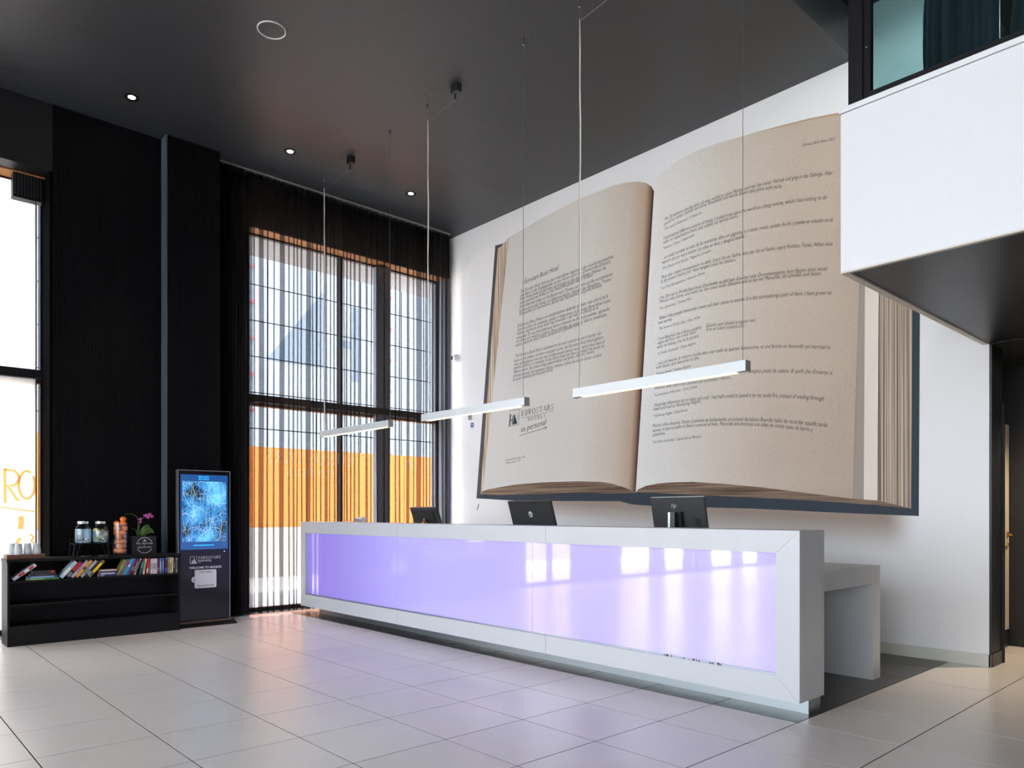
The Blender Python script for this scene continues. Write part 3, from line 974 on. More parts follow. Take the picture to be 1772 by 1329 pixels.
# logo box, rules
b = MB()
for a, c_ in zip(LOGOBOX, LOGOBOX[1:] + LOGOBOX[:1]):
    v, f = ribbon([a, c_], .006)
    b.flat(v, f, lambda y, z: (XT, y, z))
for a, c_, w_ in (((7.589, 2.63), (6.959, 2.672), .004), ((7.625, 2.388), (7.085, 2.459), .007), ((7.085, 2.459), (7.13, 2.47), .006), ((7.085, 2.459), (7.12, 2.435), .006)):
    v, f = ribbon([a, c_], w_)
    b.flat(v, f, lambda y, z: (XT, y, z))
b.build('logo_rules', M['ink'], mu)
b = MB()
for q in ([(7.822, 2.71), (7.80, 2.712), (7.82, 2.55), (7.843, 2.547)], [(7.77, 2.69), (7.752, 2.69), (7.772, 2.56), (7.79, 2.556)], [(7.815, 2.628), (7.77, 2.63), (7.77, 2.616), (7.815, 2.614)],
          [(7.735, 2.72), (7.768, 2.555), (7.672, 2.565)], [(7.655, 2.69), (7.648, 2.69), (7.663, 2.60), (7.668, 2.62)]):
    b.add([(XT, y, z) for y, z in q], [tuple(range(len(q)))])
b.build('logo_mark', M['ink_teal'], mu)

# ------------------------------------------------------------------ reception desk
def lightbox():
    m = mat('backlit_violet_glass', c8(150, 140, 190), .06, coat=1.0, coat_rough=.02)
    nt = m.node_tree
    b = nt.nodes['Principled BSDF']
    geo = nt.nodes.new('ShaderNodeNewGeometry')
    sep = nt.nodes.new('ShaderNodeSeparateXYZ')
    nt.links.new(geo.outputs['Position'], sep.inputs[0])
    mr = nt.nodes.new('ShaderNodeMapRange')
    mr.inputs['From Min'].default_value = 2.3; mr.inputs['From Max'].default_value = 8.9
    nt.links.new(sep.outputs['Y'], mr.inputs['Value'])
    rp = nt.nodes.new('ShaderNodeValToRGB')
    el = rp.color_ramp.elements
    el[0].position = 0; el[0].color = c8(182, 174, 234)
    el[1].position = 1; el[1].color = c8(112, 70, 216)
    e = el.new(.35); e.color = c8(176, 168, 240)
    e = el.new(.6); e.color = c8(174, 170, 246)
    nt.links.new(mr.outputs[0], rp.inputs[0])
    nt.links.new(rp.outputs[0], b.inputs['Emission Color'])
    b.inputs['Emission Strength'].default_value = .40
    b.inputs['Coat IOR'].default_value = 1.75
    b.inputs['IOR'].default_value = 1.6
    return m


M['lightbox'] = lightbox()
XD, XE = 4.45, 4.79
YR, YL = 2.19, 8.895
ZB, ZT = .10, 1.183
yi0, yi1, zi0, zi1 = 2.35, 8.775, .252, 1.038
dk = thing('reception_desk', (4.7, 5.5, 0), 'long white reception desk with glowing violet glass front on steel plinth', 'desk')
seams = [YR, 4.43, 6.676, YL]
gp = .0016
for k in range(3):
    a, b2 = seams[k] + (gp if k else 0), seams[k + 1] - (gp if k < 2 else 0)
    ai = yi0 if k == 0 else a
    bi = yi1 if k == 2 else b2
    MB().prism([(a, ZT), (b2, ZT), (bi, zi1), (ai, zi1)], 'x', XD, XE).build('top_rail', M['white'], dk)
    MB().prism([(a, ZB), (ai, zi0), (bi, zi0), (b2, ZB)], 'x', XD, XE).build('bottom_rail', M['white'], dk)
MB().prism([(YR, ZB + gp), (YR, ZT - gp), (yi0 - gp, zi1), (yi0 - gp, zi0)], 'x', XD, XE).build('end_panel', M['white'], dk)
MB().prism([(YL, ZB + gp), (yi1 + gp, zi0), (yi1 + gp, zi1), (YL, ZT - gp)], 'x', XD, XE).build('end_panel', M['white'], dk)
for a, b2 in ((yi0, 4.640), (4.644, 6.750), (6.754, yi1)):
    MB().box(4.50, 4.512, a, b2, zi0, zi1).build('glass_panel', M['lightbox'], dk)
for a in (4.640, 6.750):
    MB().box(4.506, 4.512, a + .0005, a + .0035, zi0, zi1).build('panel_joint', M['plastic'], dk)
MB().box(XE - .02, XE - .002, yi0, yi1, zi0, zi1).build('back_panel', M['white'], dk)
MB().box(4.47, 4.50, yi0, yi1, zi0, zi0 + .008).build('glazing_channel', M['steel'], dk)
for a, b2 in zip([2.214, 4.35, 6.55], [4.348, 6.548, 8.72]):
    MB().box(4.62, 4.79, a, b2, .0, .0995).build('plinth', M['steel'], dk)

fk = MB()
rnd = random.Random(8)
for k in range(22):
    y = 2.72 + .5 * rnd.random()
    fk.box(4.4695, 4.4702, y, y + rnd.uniform(.004, .018), zi0 + .001, zi0 + rnd.uniform(.006, .016))
fk.build('chipped_paint', mat('rusty_chips', c8(96, 62, 44), .9, noise=(60, .3)), dk, kind='stuff')
bc = thing('back_counter', (5.5, 5.5, 0), 'low white staff counter standing behind the tall reception desk', 'counter')
MB().box(4.795, 6.073, 2.33, 8.75, .745, .883).build('worktop', M['white'], bc)
MB().box(5.935, 6.073, 2.33, 8.75, 0, .7445).build('leg_panel', M['white'], bc)


def monitor(y0, y1, ztop, hgt, xtop, tilt, label, stand, thick=.028):
    """screens face the staff side (+X); the top leans towards the lobby"""
    yc = (y0 + y1) / 2
    t = math.tan(math.radians(tilt))
    root = thing('monitor', (xtop + hgt * t, yc, .883), label, 'monitor', 'monitors on the reception desk')

    def pt(u, v, w):
        # u across (Y), v down from top edge, w out of the back (towards -X)
        ca, sa = math.cos(math.radians(tilt)), math.sin(math.radians(tilt))
        return (xtop + v * sa - w * ca, u, ztop - v * ca - w * sa)

    def slab(u0, u1, v0, v1, w0, w1):
        vv = [pt(u, v, w) for w in (w0, w1) for v in (v0, v1) for u in (u0, u1)]
        return MB().add(vv, [(0, 2, 3, 1), (4, 5, 7, 6), (0, 1, 5, 4), (2, 6, 7, 3), (0, 4, 6, 2), (1, 3, 7, 5)])
    slab(y0, y1, 0, hgt, -thick, 0).build('back_shell', M['screen_back'], root)
    slab(y0 + .01, y1 - .01, .01, hgt - .012, -thick - .003, -thick).build('screen', M['plastic'], root)
    zb = ztop - hgt * math.cos(math.radians(tilt))
    xb = xtop + hgt * math.sin(math.radians(tilt))
    MB().cbox(xb - .02, xb + .16, yc - .11, yc + .11, .8835, .898, .004).build('foot', M['plastic'], root)
    return root, pt, slab, zb, xb, yc


m1, pt, slab, zb, xb, yc = monitor(6.86, 7.38, 1.358, .22, 5.10, 20, 'small dark touch terminal on the reception desk near the curtain', 0)
slab(6.93, 7.31, .05, .18, 0, .012).build('rear_cover', M['plastic'], m1)
MB().tube([(xb - .05, yc, 1.2), (xb + .05, yc, .915)], .028, 10).build('neck', M['plastic'], m1, True)
m2, pt, slab, zb, xb, yc = monitor(5.05, 5.66, 1.412, .30, 5.13, 18, 'charcoal monitor with round silver logo on its back, middle of the desk', 0)
slab(5.27, 5.43, .0, .025, 0, .008).build('webcam_bar', M['plastic'], m2)
vv, ff = [], []
mk = MB()
ring = [pt(5.36 - .028 * math.cos(math.radians(a)), .135 + .03 * math.sin(math.radians(a)) * (1.15 if a < 180 else 1), .002) for a in range(0, 360, 20)]
mk.add(ring, [tuple(range(len(ring)))])
mk.build('logo_disc', M['logo'], m2)
v, f = glyphs('hp', 2, .02)
MB().flat([(x + y * .3, y) for x, y in v], f, lambda x, y: pt(5.36 + .02 - x * .036, .15 - y * .036, .004)).build('logo_letters', M['screen_back'], m2)
MB().prism([(xb - .06, .898), (xb + .02, .898), (xb + .0, 1.16), (xb - .04, 1.16)], 'y', yc - .06, yc + .06).build('neck', M['plastic'], m2)
m3, pt, slab, zb, xb, yc = monitor(3.345, 3.87, 1.424, .33, 5.16, 12, 'black monitor with slim silver logo and stand, nearest the desk end', 0)
slab(3.345, 3.87, -.003, .0, -.028, 0).build('top_edge', M['steel'], m3)
v, f = glyphs('hp', 2, -.01)
MB().flat([(x + y * .32, y) for x, y in v], f, lambda x, y: pt(3.665 - x * .052, .085 - y * .052, .002)).build('logo_letters', M['logo'], m3)
slab(3.56, 3.66, .12, .24, 0, .03).build('mount_plate', M['plastic'], m3)
MB().box(5.13, 5.16, 3.60, 3.645, .898, 1.30).build('neck', M['plastic'], m3)
MB().box(5.128, 5.162, 3.645, 3.665, .898, 1.30).build('neck_edge', M['steel'], m3)
slab(3.40, 3.45, .18, .24, 0, .004).build('sticker', M['matt_black'], m3)

ch = thing('card_holder', (4.62, 7.72, 1.183), 'small clear acrylic card holder on the desk top near the curtain', 'card holder')
MB().box(4.58, 4.66, 7.62, 7.82, 1.1835, 1.19).box(4.58, 4.584, 7.62, 7.82, 1.19, 1.225).box(4.655, 4.66, 7.62, 7.82, 1.19, 1.25).build('holder', M['acrylic'], ch)
MB().box(4.60, 4.65, 7.64, 7.72, 1.1905, 1.245).build('cards', M['print_white'], ch)
MB().box(4.60, 4.65, 7.735, 7.80, 1.1905, 1.24).build('cards', M['cup'], ch)
be = thing('desk_bell', (4.62, 6.42, 1.183), 'tiny brass figure on the desk top before the touch terminal', 'bell')
MB().lathe([(.03, 0), (.03, .005), (.022, .012), (.012, .02), (.004, .03), (.004, .045)], (4.62, 6.42, 1.1835), 16).build('dome', M['gold'], be, True)
MB().ball((4.62, 6.42, 1.232), .006, 8, 6).build('button', M['gold'], be, True)

# ------------------------------------------------------------------ pendant lights over the desk
XL = 4.62


def pendant(y0, y1, ya, yb, ydrv, label):
    p = thing('pendant_light', (XL, (y0 + y1) / 2, 2.268), label, 'pendant light', 'linear pendant lights over the desk')
    MB().box(XL - .032, XL - .026, y0 + .004, y1 - .004, 2.268, 2.341).box(XL + .026, XL + .032, y0 + .004, y1 - .004, 2.268, 2.341).box(XL - .026, XL + .026, y0 + .004, y1 - .004, 2.30, 2.341).build('housing', M['alu'], p)
    for a in (y0, y1 - .004):
        MB().box(XL - .032, XL + .032, a, a + .004, 2.266, 2.342).build('end_cap', M['alu_end'], p)
    MB().box(XL - .025, XL + .025, y0 + .09, y1 - .09, 2.265, 2.298).build('diffuser', M['led'], p)
    for a in (y0 + .004, y1 - .09):
        MB().box(XL - .025, XL + .025, a, a + .086, 2.272, 2.298).build('driver_cover', M['alu_end'], p)
    for k, y in enumerate((ya, yb)):
        MB().tube([(XL, y, 2.342), (XL, y, 5.56)], .0022, 6).build('suspension_wire', M['wire'], p)
        a = MB().lathe([(.012, 0), (.012, -.012), (.005, -.02), (.005, -.05)], (XL, y, ZC), 10).build('ceiling_hook', M['plastic'], p, True)
        MB().ball((XL, y, 5.555), .008, 8, 6).build('wire_grip', M['chrome'], a, True)
    pts = [(XL + .006, ya - .03, 2.342), (XL + .006, ya - .012, 2.44)]
    for k in range(1, 10):
        pts.append((XL + .006 + .002 * math.sin(k * 2.1), ya - .006 + .004 * math.sin(k * 1.7), 2.44 + k * .305))
    pts += [(XL + .004, ya, 5.45), (XL, ya - .02, 5.43), (XL, ydrv + .02, 5.47)]
    MB().tube(pts[:-2], .0052, 6).build('power_cable', M['cable'], p, True)
    MB().tube([pts[-3], pts[-2], pts[-1]], .003, 6).build('link_cable', M['wire'], p, True)
    d = MB().box(XL - .03, XL + .03, ydrv - .05, ydrv + .05, 5.53, ZC).build('driver_box', M['plastic'], p)
    MB().tube([(XL, ydrv + .02, 5.53), (XL, ydrv + .02, 5.47)], .008, 8).build('cable_gland', M['plastic'], d, True)
    # light leaving the diffuser
    return p


pendant(7.055, 8.655, 8.60, 7.075, 7.93, 'linear white pendant light with warm strip, farthest one, before the curtain')
pendant(4.835, 6.43, 6.36, 4.885, 5.87, 'linear white pendant light with warm strip, middle of three')
pendant(2.64, 4.25, 4.20, 2.68, 3.70, 'linear white pendant light with warm strip, nearest, before the right page')

# ------------------------------------------------------------------ ceiling fittings
def downlight(x, y, label, watt):
    d = thing('downlight', (x, y, ZC), label, 'downlight', 'downlights')
    MB().lathe([(.072, .0), (.072, -.008), (.054, -.008), (.044, -.002), (.044, 0)], (x, y, ZC), 24).build('ring', M['black_frame'], d, True)
    MB().lathe([(.034, 0), (.034, -.004), (.018, -.006)], (x, y, ZC), 20).build('lamp_lens', M['lamp'], d)
    l = bpy.data.lights.new('downlight_beam', 'SPOT')
    l.energy = watt
    l.color = (1, .86, .66)
    l.spot_size = math.radians(44)
    l.spot_blend = .6
    l.shadow_soft_size = .03
    o = bpy.data.objects.new('downlight_beam', l)
    o.location = (0, 0, -.03)
    o.parent = d
    C.objects.link(o)


downlight(2.276, 8.319, 'recessed round downlight in the ceiling above the bookcase', 60)
downlight(4.01, 8.289, 'recessed round downlight in the ceiling before the curtain', 60)
downlight(5.74, 8.278, 'recessed round downlight in the ceiling nearest the white wall corner', 60)
l = bpy.data.lights.new('downlight_beam', 'SPOT')
l.energy = 110
l.color = (1, .82, .58)
l.spot_size = math.radians(110)
l.spot_blend = .7
l.shadow_soft_size = .04
o = bpy.data.objects.new('downlight_beam', l)
o.location = (0, 0, -.02)
o.parent = pll
C.objects.link(o)
sp = thing('ceiling_speaker', (2.878, 6.313, ZC), 'round ceiling speaker with white rim and dark grille', 'speaker')
MB().lathe([(.125, 0), (.125, -.008), (.121, -.012), (.114, -.006), (.114, 0)], (2.878, 6.313, ZC), 32).build('rim', M['alu'], sp, True)
MB().lathe([(.113, 0), (.113, -.004), (.05, -.006)], (2.878, 6.313, ZC), 32).build('grille', M['plastic'], sp, True)

# ------------------------------------------------------------------ balcony on the right
ba = thing('balcony', (5.2, 0, 2.712), 'white boxed balcony with black framed glass balustrade and dark soffit', 'balcony')
for a, b2 in ((-3.0, -.92), (-.918, .78), (.782, 1.912)):
    MB().box(4.40, 4.45, a, b2, 2.722, 3.655).build('fascia_panel', M['white_matt'], ba)
MB().box(4.45, 7.149, 1.872, 1.912, 2.722, 3.655).build('end_fascia', M['white_matt'], ba)
MB().box(4.392, 4.46, -3, 1.92, 3.659, 3.69).box(4.46, 7.149, 1.86, 1.92, 3.659, 3.69).build('cap', M['white_matt'], ba)
MB().box(4.40, 4.43, -3, 1.912, 2.712, 2.722).box(4.43, 7.149, 1.872, 1.912, 2.712, 2.722).build('edge_trim', M['trim'], ba)
MB().box(4.43, 7.149, -3, 1.870, 2.722, 2.75).build('soffit', mat('dark_soffit', c8(24, 25, 28), .38, noise=(2, .08), aniso=(1, 6, 1)), ba)
MB().box(4.46, 7.149, -3, 1.86, 3.60, 3.655).build('deck', M['stone'], ba)
po = MB().box(4.44, 4.52, 1.805, 1.885, 3.69, 6.05).build('corner_post', M['black_frame'], ba)
MB().box(4.455, 4.50, 1.765, 1.805, 3.69, 6.05).build('side_frame', M['black_frame'], ba)
MB().box(4.455, 4.50, -3, 1.765, 3.69, 3.755).build('bottom_frame', M['black_frame'], ba)
MB().box(4.474, 4.482, -3, 1.765, 3.755, 6.05).build('glass_pane', M['tint'], ba)
MB().box(4.52, 7.149, 1.866, 1.874, 3.69, 6.05).build('glass_pane', see_through('clear_side_glass', (.9, .96, .95, 1), .05), ba)
bolt = None
for (x, y, z) in [(4.452, 1.785, 3.70), (4.452, 1.785, 4.02), (4.452, 1.785, 4.34), (4.452, 1.73, 3.712), (4.452, 1.48, 3.722), (4.452, 1.23, 3.722), (4.452, .98, 3.722)]:
    if bolt is None:
        bolt = MB().ball((x, y, z), .005, 8, 5).build('bolt', M['chrome'], ba, True)
        b0 = (x, y, z)
    else:
        place(bolt, ba, (x - b0[0], y - b0[1], z - b0[2]))


def drape(name, x, y0, y1, z0, z1, label, seed):
    n = 60
    rnd = random.Random(seed)
    v, f = [], []
    rows = 10
    for r in range(rows + 1):
        z = z0 + (z1 - z0) * r / rows
        for i in range(n + 1):
            s = i / n
            y = y0 + (y1 - y0) * s + .025 * math.sin(z * 3.1 + seed) * (1 if s > .5 else .4)
            v.append((x + .03 * math.sin(s * 26 + seed) + .012 * math.sin(s * 61), y, z))
    for r in range(rows):
        for i in range(n):
            a = r * (n + 1) + i
            f.append((a, a + 1, a + n + 2, a + n + 1))
    o = MB().add(v, f).build(name, M['drape'], None, True)
    so = o.modifiers.new('thickness', 'SOLIDIFY')
    so.thickness = .006
    return tag(o, label, 'curtain', 'dark drapes behind the balcony glass')


for k, (x, y) in enumerate(((6.4, 1.0), (5.6, -.6))):  # added lamps out of view, brightening the wall behind the balcony glass
    d = thing('downlight', (x, y, 6.05), ('added unseen downlight over the balcony near the mural wall', 'added unseen downlight over the balcony away from the mural wall')[k], 'downlight', 'downlights')
    MB().lathe([(.08, .0), (.08, -.008), (.06, -.008), (.055, -.002), (.055, 0)], (x, y, 6.05), 24).build('ring', M['black_frame'], d, True)
    MB().lathe([(.052, 0), (.052, -.004)], (x, y, 6.05), 20).build('lamp_lens', M['lamp'], d)
    l = bpy.data.lights.new('downlight_beam', 'SPOT')
    l.energy = 120
    l.color = (1, .98, .95)
    l.spot_size = math.radians(170)
    l.spot_blend = .3
    l.shadow_soft_size = .05
    o = bpy.data.objects.new('downlight_beam', l)
    o.location = (0, 0, -.03)
    o.parent = d
    C.objects.link(o)

drape('balcony_curtain', 5.0, 1.25, 1.645, 3.665, 6.04, 'dark teal drape behind the balcony glass, beside the corner post', 1)
drape('balcony_curtain', 5.05, .6, 1.19, 3.665, 6.04, 'dark teal drape behind the balcony glass at the picture edge', 2.3)

# ------------------------------------------------------------------ sheer curtains
rail = thing('curtain_rail', (5.2, 9.05, 5.56), 'thin grey curtain rail with gliders running along the ceiling edge', 'curtain rail')
MB().box(3.42, 7.02, 9.04, 9.06, 5.585, 5.605).build('track', M['alu_end'], rail)
gl = MB().box(3.45, 3.458, 9.044, 9.056, 5.565, 5.585).build('glider', M['alu_end'], rail)
for k in range(1, 32):
    place(gl, rail, (k * .114, 0, 0))


def sheer(folds, x0, x1, label, seed, yb=9.05):
    """panel with Z-shaped folds: each fold lays three layers over each other"""
    rnd = random.Random(seed)
    rows = 14
    z0, z1 = .02, 5.564
    allv = []
    for r in range(rows + 1):
        z = z0 + (z1 - z0) * r / rows
        h = (z - z0) / (z1 - z0)
        line = [(x0, yb)]
        last = x0
        for i, (xf, w) in enumerate(folds):
            ph = xf * 37.7
            sway = .010 * math.sin(ph + 2.2 * h) * (1 - h) + .004 * math.sin(ph * 1.7 + 6 * h)
            ww = w * (1 + .25 * math.sin(ph * 2.3 + 3 * h))
            c_ = xf + sway
            m_ = (last + c_) / 2
            line.append((m_, yb + .012 * math.sin(ph)))
            line += [(c_ + ww / 2 - .004, yb - .012), (c_ + ww / 2, yb - .006), (c_ + ww / 2 - .003, yb),
                     (c_ - ww / 2 + .003, yb + .008), (c_ - ww / 2, yb + .014), (c_ - ww / 2 + .004, yb + .02)]
            last = c_ + ww / 2
        line.append((x1, yb))
        allv.append([(x, y, z) for x, y in line])
    n = len(allv[0])
    v = [p for r in allv for p in r]
    f = []
    for r in range(rows):
        for i in range(n - 1):
            a = r * n + i
            f.append((a, a + 1, a + n + 1, a + n))
    o = MB().add(v, f).build('sheer_curtain', M['sheer'], None, True)
    return tag(o, label, 'curtain', 'sheer curtains before the street window')


FL = [(3.845, .05), (3.90, .012), (3.988, .05), (4.075, .012), (4.157, .014), (4.271, .05), (4.36, .012), (4.434, .014), (4.48, .01), (4.537, .016), (4.639, .052), (4.70, .01), (4.761, .014), (4.816, .014), (4.893, .045), (4.96, .012), (5.018, .014)]
FR = [(5.18, .012), (5.227, .016), (5.29, .012), (5.345, .018), (5.427, .016), (5.539, .032), (5.62, .012), (5.71, .014), (5.83, .02), (5.93, .012), (6.022, .012), (6.102, .016), (6.245, .036), (6.34, .012), (6.442, .07), (6.52, .012), (6.579, .02), (6.64, .012), (6.698, .022), (6.79, .05), (6.88, .03), (6.95, .03)]
sheer(FL, 3.79, 5.08, 'sheer black curtain panel left of the dark seam, before the street window', 3)
sheer(FR, 5.085, 7.0, 'sheer black curtain panel reaching the white wall, before the street window', 4, 9.075)
# gathered drape stack at the pilaster
v, f = [], []
n, rows = 160, 12
for r in range(rows + 1):
    h = r / rows
    z = .02 + 5.544 * h
    for i in range(n + 1):
        s = i / n
        wx = .29 + .03 * (1 - h) ** 2
        x = 3.45 + s * wx + .02 * math.sin(h * 4 + s * 5)
        y = 9.05 + (.048 + .01 * (1 - h)) * math.sin(s * 62 + .6 * math.sin(h * 3)) + .015 * math.sin(s * 140 + h)
        v.append((x, y, z))
for r in range(rows):
    for i in range(n):
        a = r * (n + 1) + i
        f.append((a, a + 1, a + n + 2, a + n + 1))
o = MB().add(v, f).build('sheer_curtain', M['sheer'], None, True)
tag(o, 'bunched up black sheer curtain gathered beside the screen kiosk', 'curtain', 'sheer curtains before the street window')

# ------------------------------------------------------------------ bookcase with books
YF, YBK, ZS = 8.525, 8.855, .632
M['case'] = mat('black_bookcase', c8(8, 9, 11), .5, spec=.25, noise=(6, .15), aniso=(.4, 4, 4))
bk = thing('bookcase', (2.03, 8.69, 0), 'low black open bookcase against the ribbed wall', 'bookcase')
MB().cbox(1.222, 2.836, YF - .004, YBK, .815, .845, .003).build('top_board', M['case'], bk)
for a in (1.228, 2.812):
    MB().box(a, a + .018, YF, YBK, 0, .8145).build('side_board', M['case'], bk)
MB().box(1.2465, 2.8115, YBK - .012, YBK, 0, .8145).build('back_board', M['case'], bk)
for z in (.614, .388):
    MB().box(1.2465, 2.8115, YF + .004, YBK - .0125, z, z + .018).build('shelf', M['case'], bk)
MB().box(1.2465, 2.8115, YF + .004, YBK - .0125, .178, .196).box(1.2465, 2.8115, YF + .004, YF + .02, 0, .1775).build('bottom_shelf', M['case'], bk)

_bm = {}


def bcol(col):
    if col not in _bm:
        _bm[col] = mat('book_cover', c8(*col), .42, noise=(30, .08))
    return _bm[col]


def book(Mx, t, h, col, label, band=None, depth=.135):
    """upright book in its own frame: bottom-right corner at the origin, spine towards -Y; Mx puts it on the shelf"""
    loc = Mx @ Vector((-t / 2, depth / 2, 0))
    r = thing('book', loc, label, 'book', 'books in the black bookcase')
    c_ = .0016
    MB().box(-t, -t + c_, 0, depth, 0, h).box(-c_, 0, 0, depth, 0, h).box(-t, 0, -.0005, c_, 0, h).xf(Mx).build('cover', bcol(col), r)
    MB().box(-t + c_, -c_, c_, depth - .004, .003, h - .003).xf(Mx).build('pages', M['paper'], r)
    for (a, b2, cc) in band or []:
        MB().box(-t * .86, -t * .14, -.0012, -.0004, h * a, h * b2).xf(Mx).build('title_band', bcol(cc), r)
    return r


def lean(x, deg, y=8.56):
    return Matrix.Translation((x, y, ZS + .0005)) @ Matrix.Rotation(math.radians(deg), 4, 'Y')


W_, K_ = (226, 224, 220), (30, 30, 32)
RED = (190, 30, 34)
ROW = [
    (1.287, .030, .235, 54, (196, 206, 216), 'pale grey book with red print slumped at the left end of the shelf', [(.25, .5, RED), (.7, .9, RED)]),
    (1.713, .034, .205, 41, (176, 198, 212), 'pale blue book leaning right, first after the lying pile with the green book', [(.2, .6, W_)]),
    (1.767, .042, .200, 41, K_, 'thick black book with bold red title leaning right', [(.42, .92, RED), (.08, .3, (120, 118, 116))]),
    (1.794, .026, .215, 41, (186, 160, 186), 'lilac pink book leaning right beside the thick black one', [(.3, .7, (150, 120, 150))]),
    (1.832, .030, .215, 41, (214, 150, 58), 'orange book leaning right between lilac and grey ones', [(.45, .6, (60, 50, 40))]),
    (1.880, .026, .21, 41, (168, 168, 176), 'light grey book leaning right after the orange one', [(.2, .5, (110, 110, 120))]),
    (1.918, .026, .21, 41, (34, 34, 38), 'slim black book leaning right before the yellow one', [(.15, .35, (150, 150, 150))]),
    (1.948, .026, .205, 41, (236, 190, 26), 'yellow book with blue foot leaning right', [(.02, .28, (40, 70, 150)), (.85, .97, (60, 60, 60))]),
    (2.233, .018, .180, 26, (140, 142, 72), 'olive green book leaning over the second lying pile', [(.4, .7, (170, 170, 110))]),
    (2.246, .018, .185, 26, (92, 88, 84), 'dark grey brown book leaning behind the cyan one', [(.3, .8, (120, 116, 110))]),
    (2.266, .020, .185, 26, (110, 108, 108), 'grey book with red upper band leaning left of the cyan one', [(.62, .85, RED)]),
    (2.290, .022, .190, 26, (40, 160, 206), 'bright cyan book leaning right', [(.5, .62, W_)]),
    (2.313, .018, .190, 25, (88, 92, 170), 'violet blue book leaning right of the cyan one', [(.1, .5, (70, 76, 150))]),
    (2.335, .016, .185, 24, (120, 26, 36), 'slim dark red book leaning after the violet blue one', [(.3, .5, (180, 150, 140))]),
    (2.358, .018, .185, 22, (56, 42, 56), 'dark plum book leaning right', [(.2, .8, (150, 140, 150))]),
    (2.380, .015, .180, 20, (206, 194, 168), 'slim cream and black book leaning right', [(.1, .9, (50, 46, 44))]),
    (2.433, .020, .175, 14, (46, 74, 90), 'dark teal book tilted slightly right', [(.4, .8, (110, 140, 150))]),
    (2.469, .020, .171, 9, (206, 202, 150), 'pale yellow green book tilted slightly, left of the red one', [(.2, .8, (150, 146, 100))]),
    (2.504, .020, .173, 6, (206, 28, 40), 'bright red book standing in the right hand row', [(.1, .35, W_)]),
    (2.522, .009, .168, 4, (140, 120, 126), 'very slim mauve book right of the red one', None),
    (2.545, .016, .167, 2, (206, 204, 206), 'narrow white book standing left of the wide pale pink one', [(.3, .7, (150, 150, 156))]),
    (2.597, .048, .166, 1, (214, 196, 200), 'wide pale pink book standing in the right hand row', [(.3, .7, (160, 140, 146))]),
    (2.615, .013, .166, 1, (96, 22, 30), 'narrow maroon book right of the wide pale pink one', [(.2, .4, (190, 160, 150))]),
    (2.642, .021, .168, 1, (92, 112, 170), 'steel blue book, left of the blue pair', [(.2, .8, (150, 166, 206))]),
    (2.667, .019, .168, 1, (76, 92, 150), 'darker blue book, right of the blue pair', [(.2, .8, (140, 150, 190))]),
    (2.701, .024, .172, 1, (34, 38, 54), 'navy book with bright blue patches in the right hand row', [(.1, .35, (40, 100, 190)), (.85, .98, (40, 120, 200))]),
    (2.721, .015, .170, 1, (196, 136, 84), 'tan orange book near the right end of the row', [(.3, .7, (150, 100, 60))]),
    (2.744, .017, .176, 1, (206, 190, 160), 'beige book near the right end, tallest of the row', [(.2, .6, (150, 130, 100))]),
    (2.764, .015, .172, 1, (222, 212, 160), 'pale yellow book third from the right end', [(.5, .8, (180, 170, 110))]),
    (2.787, .015, .167, 0, (44, 40, 48), 'dark book second from the right end', [(.3, .7, (120, 116, 120))]),
    (2.811, .019, .167, 0, (146, 138, 132), 'grey beige book at the right end of the row', [(.2, .8, (96, 88, 84))]),
]
px = pl_ = None
# settle the row from the right end so that neighbours touch without crossing
xs_ = [0] * len(ROW)
nxt = None
for i in range(len(ROW) - 1, -1, -1):
    x, t, h, a = ROW[i][:4]
    ta, ca = math.tan(math.radians(a)), math.cos(math.radians(a))
    if nxt is not None and i >= 8 or (nxt is not None and 1 <= i < 7):
        nx_, nt_, nh_, na_ = nxt
        z = min(h * ca, nh_ * math.cos(math.radians(na_)))
        lim = nx_ - nt_ / math.cos(math.radians(na_)) + z * math.tan(math.radians(na_)) - z * ta - .0012
        lim0 = nx_ - nt_ / math.cos(math.radians(na_)) - .0012
        x = min(x, lim, lim0)
    xs_[i] = x
    nxt = (x, t, h, a)
for (x, t, h, a, col, lab, band), xx in zip(ROW, xs_):
    book(lean(xx, a), t, h, col, lab, band)


def lying(x0, x1, z, t, col, label, band=None, y=8.56):
    """book lying flat, spine to the front"""
    Mx = Matrix.Translation((x0, y, ZS + .0005 + z)) @ Matrix.Rotation(math.radians(90), 4, 'Y')
    return book(Mx, t, x1 - x0, col, label, band)


lying(1.395, 1.672, 0, .017, (76, 140, 60), 'green book at the bottom of the left lying pile', [(.1, .5, (150, 190, 130))])
lying(1.398, 1.650, .0175, .019, (58, 84, 150), 'blue book second from the bottom of the left lying pile', [(.1, .9, (150, 170, 210))])
lying(1.420, 1.644, .037, .026, (34, 34, 40), 'black book second from the top of the left lying pile', [(.2, .6, (60, 60, 66))])
lying(1.438, 1.636, .0635, .026, (40, 38, 40), 'black book with red corner on top of the left lying pile', [(.8, .95, RED)])
lying(2.025, 2.20, 0, .020, (48, 44, 86), 'dark violet book at the bottom of the second lying pile', [(.1, .3, (150, 150, 190))])
lying(2.03, 2.205, .0205, .020, (66, 66, 110), 'slate blue book with white title in the second lying pile', [(.08, .85, (190, 190, 210))])
lying(2.035, 2.205, .041, .012, (36, 34, 60), 'slim navy book in the second lying pile', None)
lying(2.04, 2.20, .0535, .018, (180, 140, 140), 'pink grey magazine on top of the second lying pile', [(.1, .9, (210, 190, 180))])

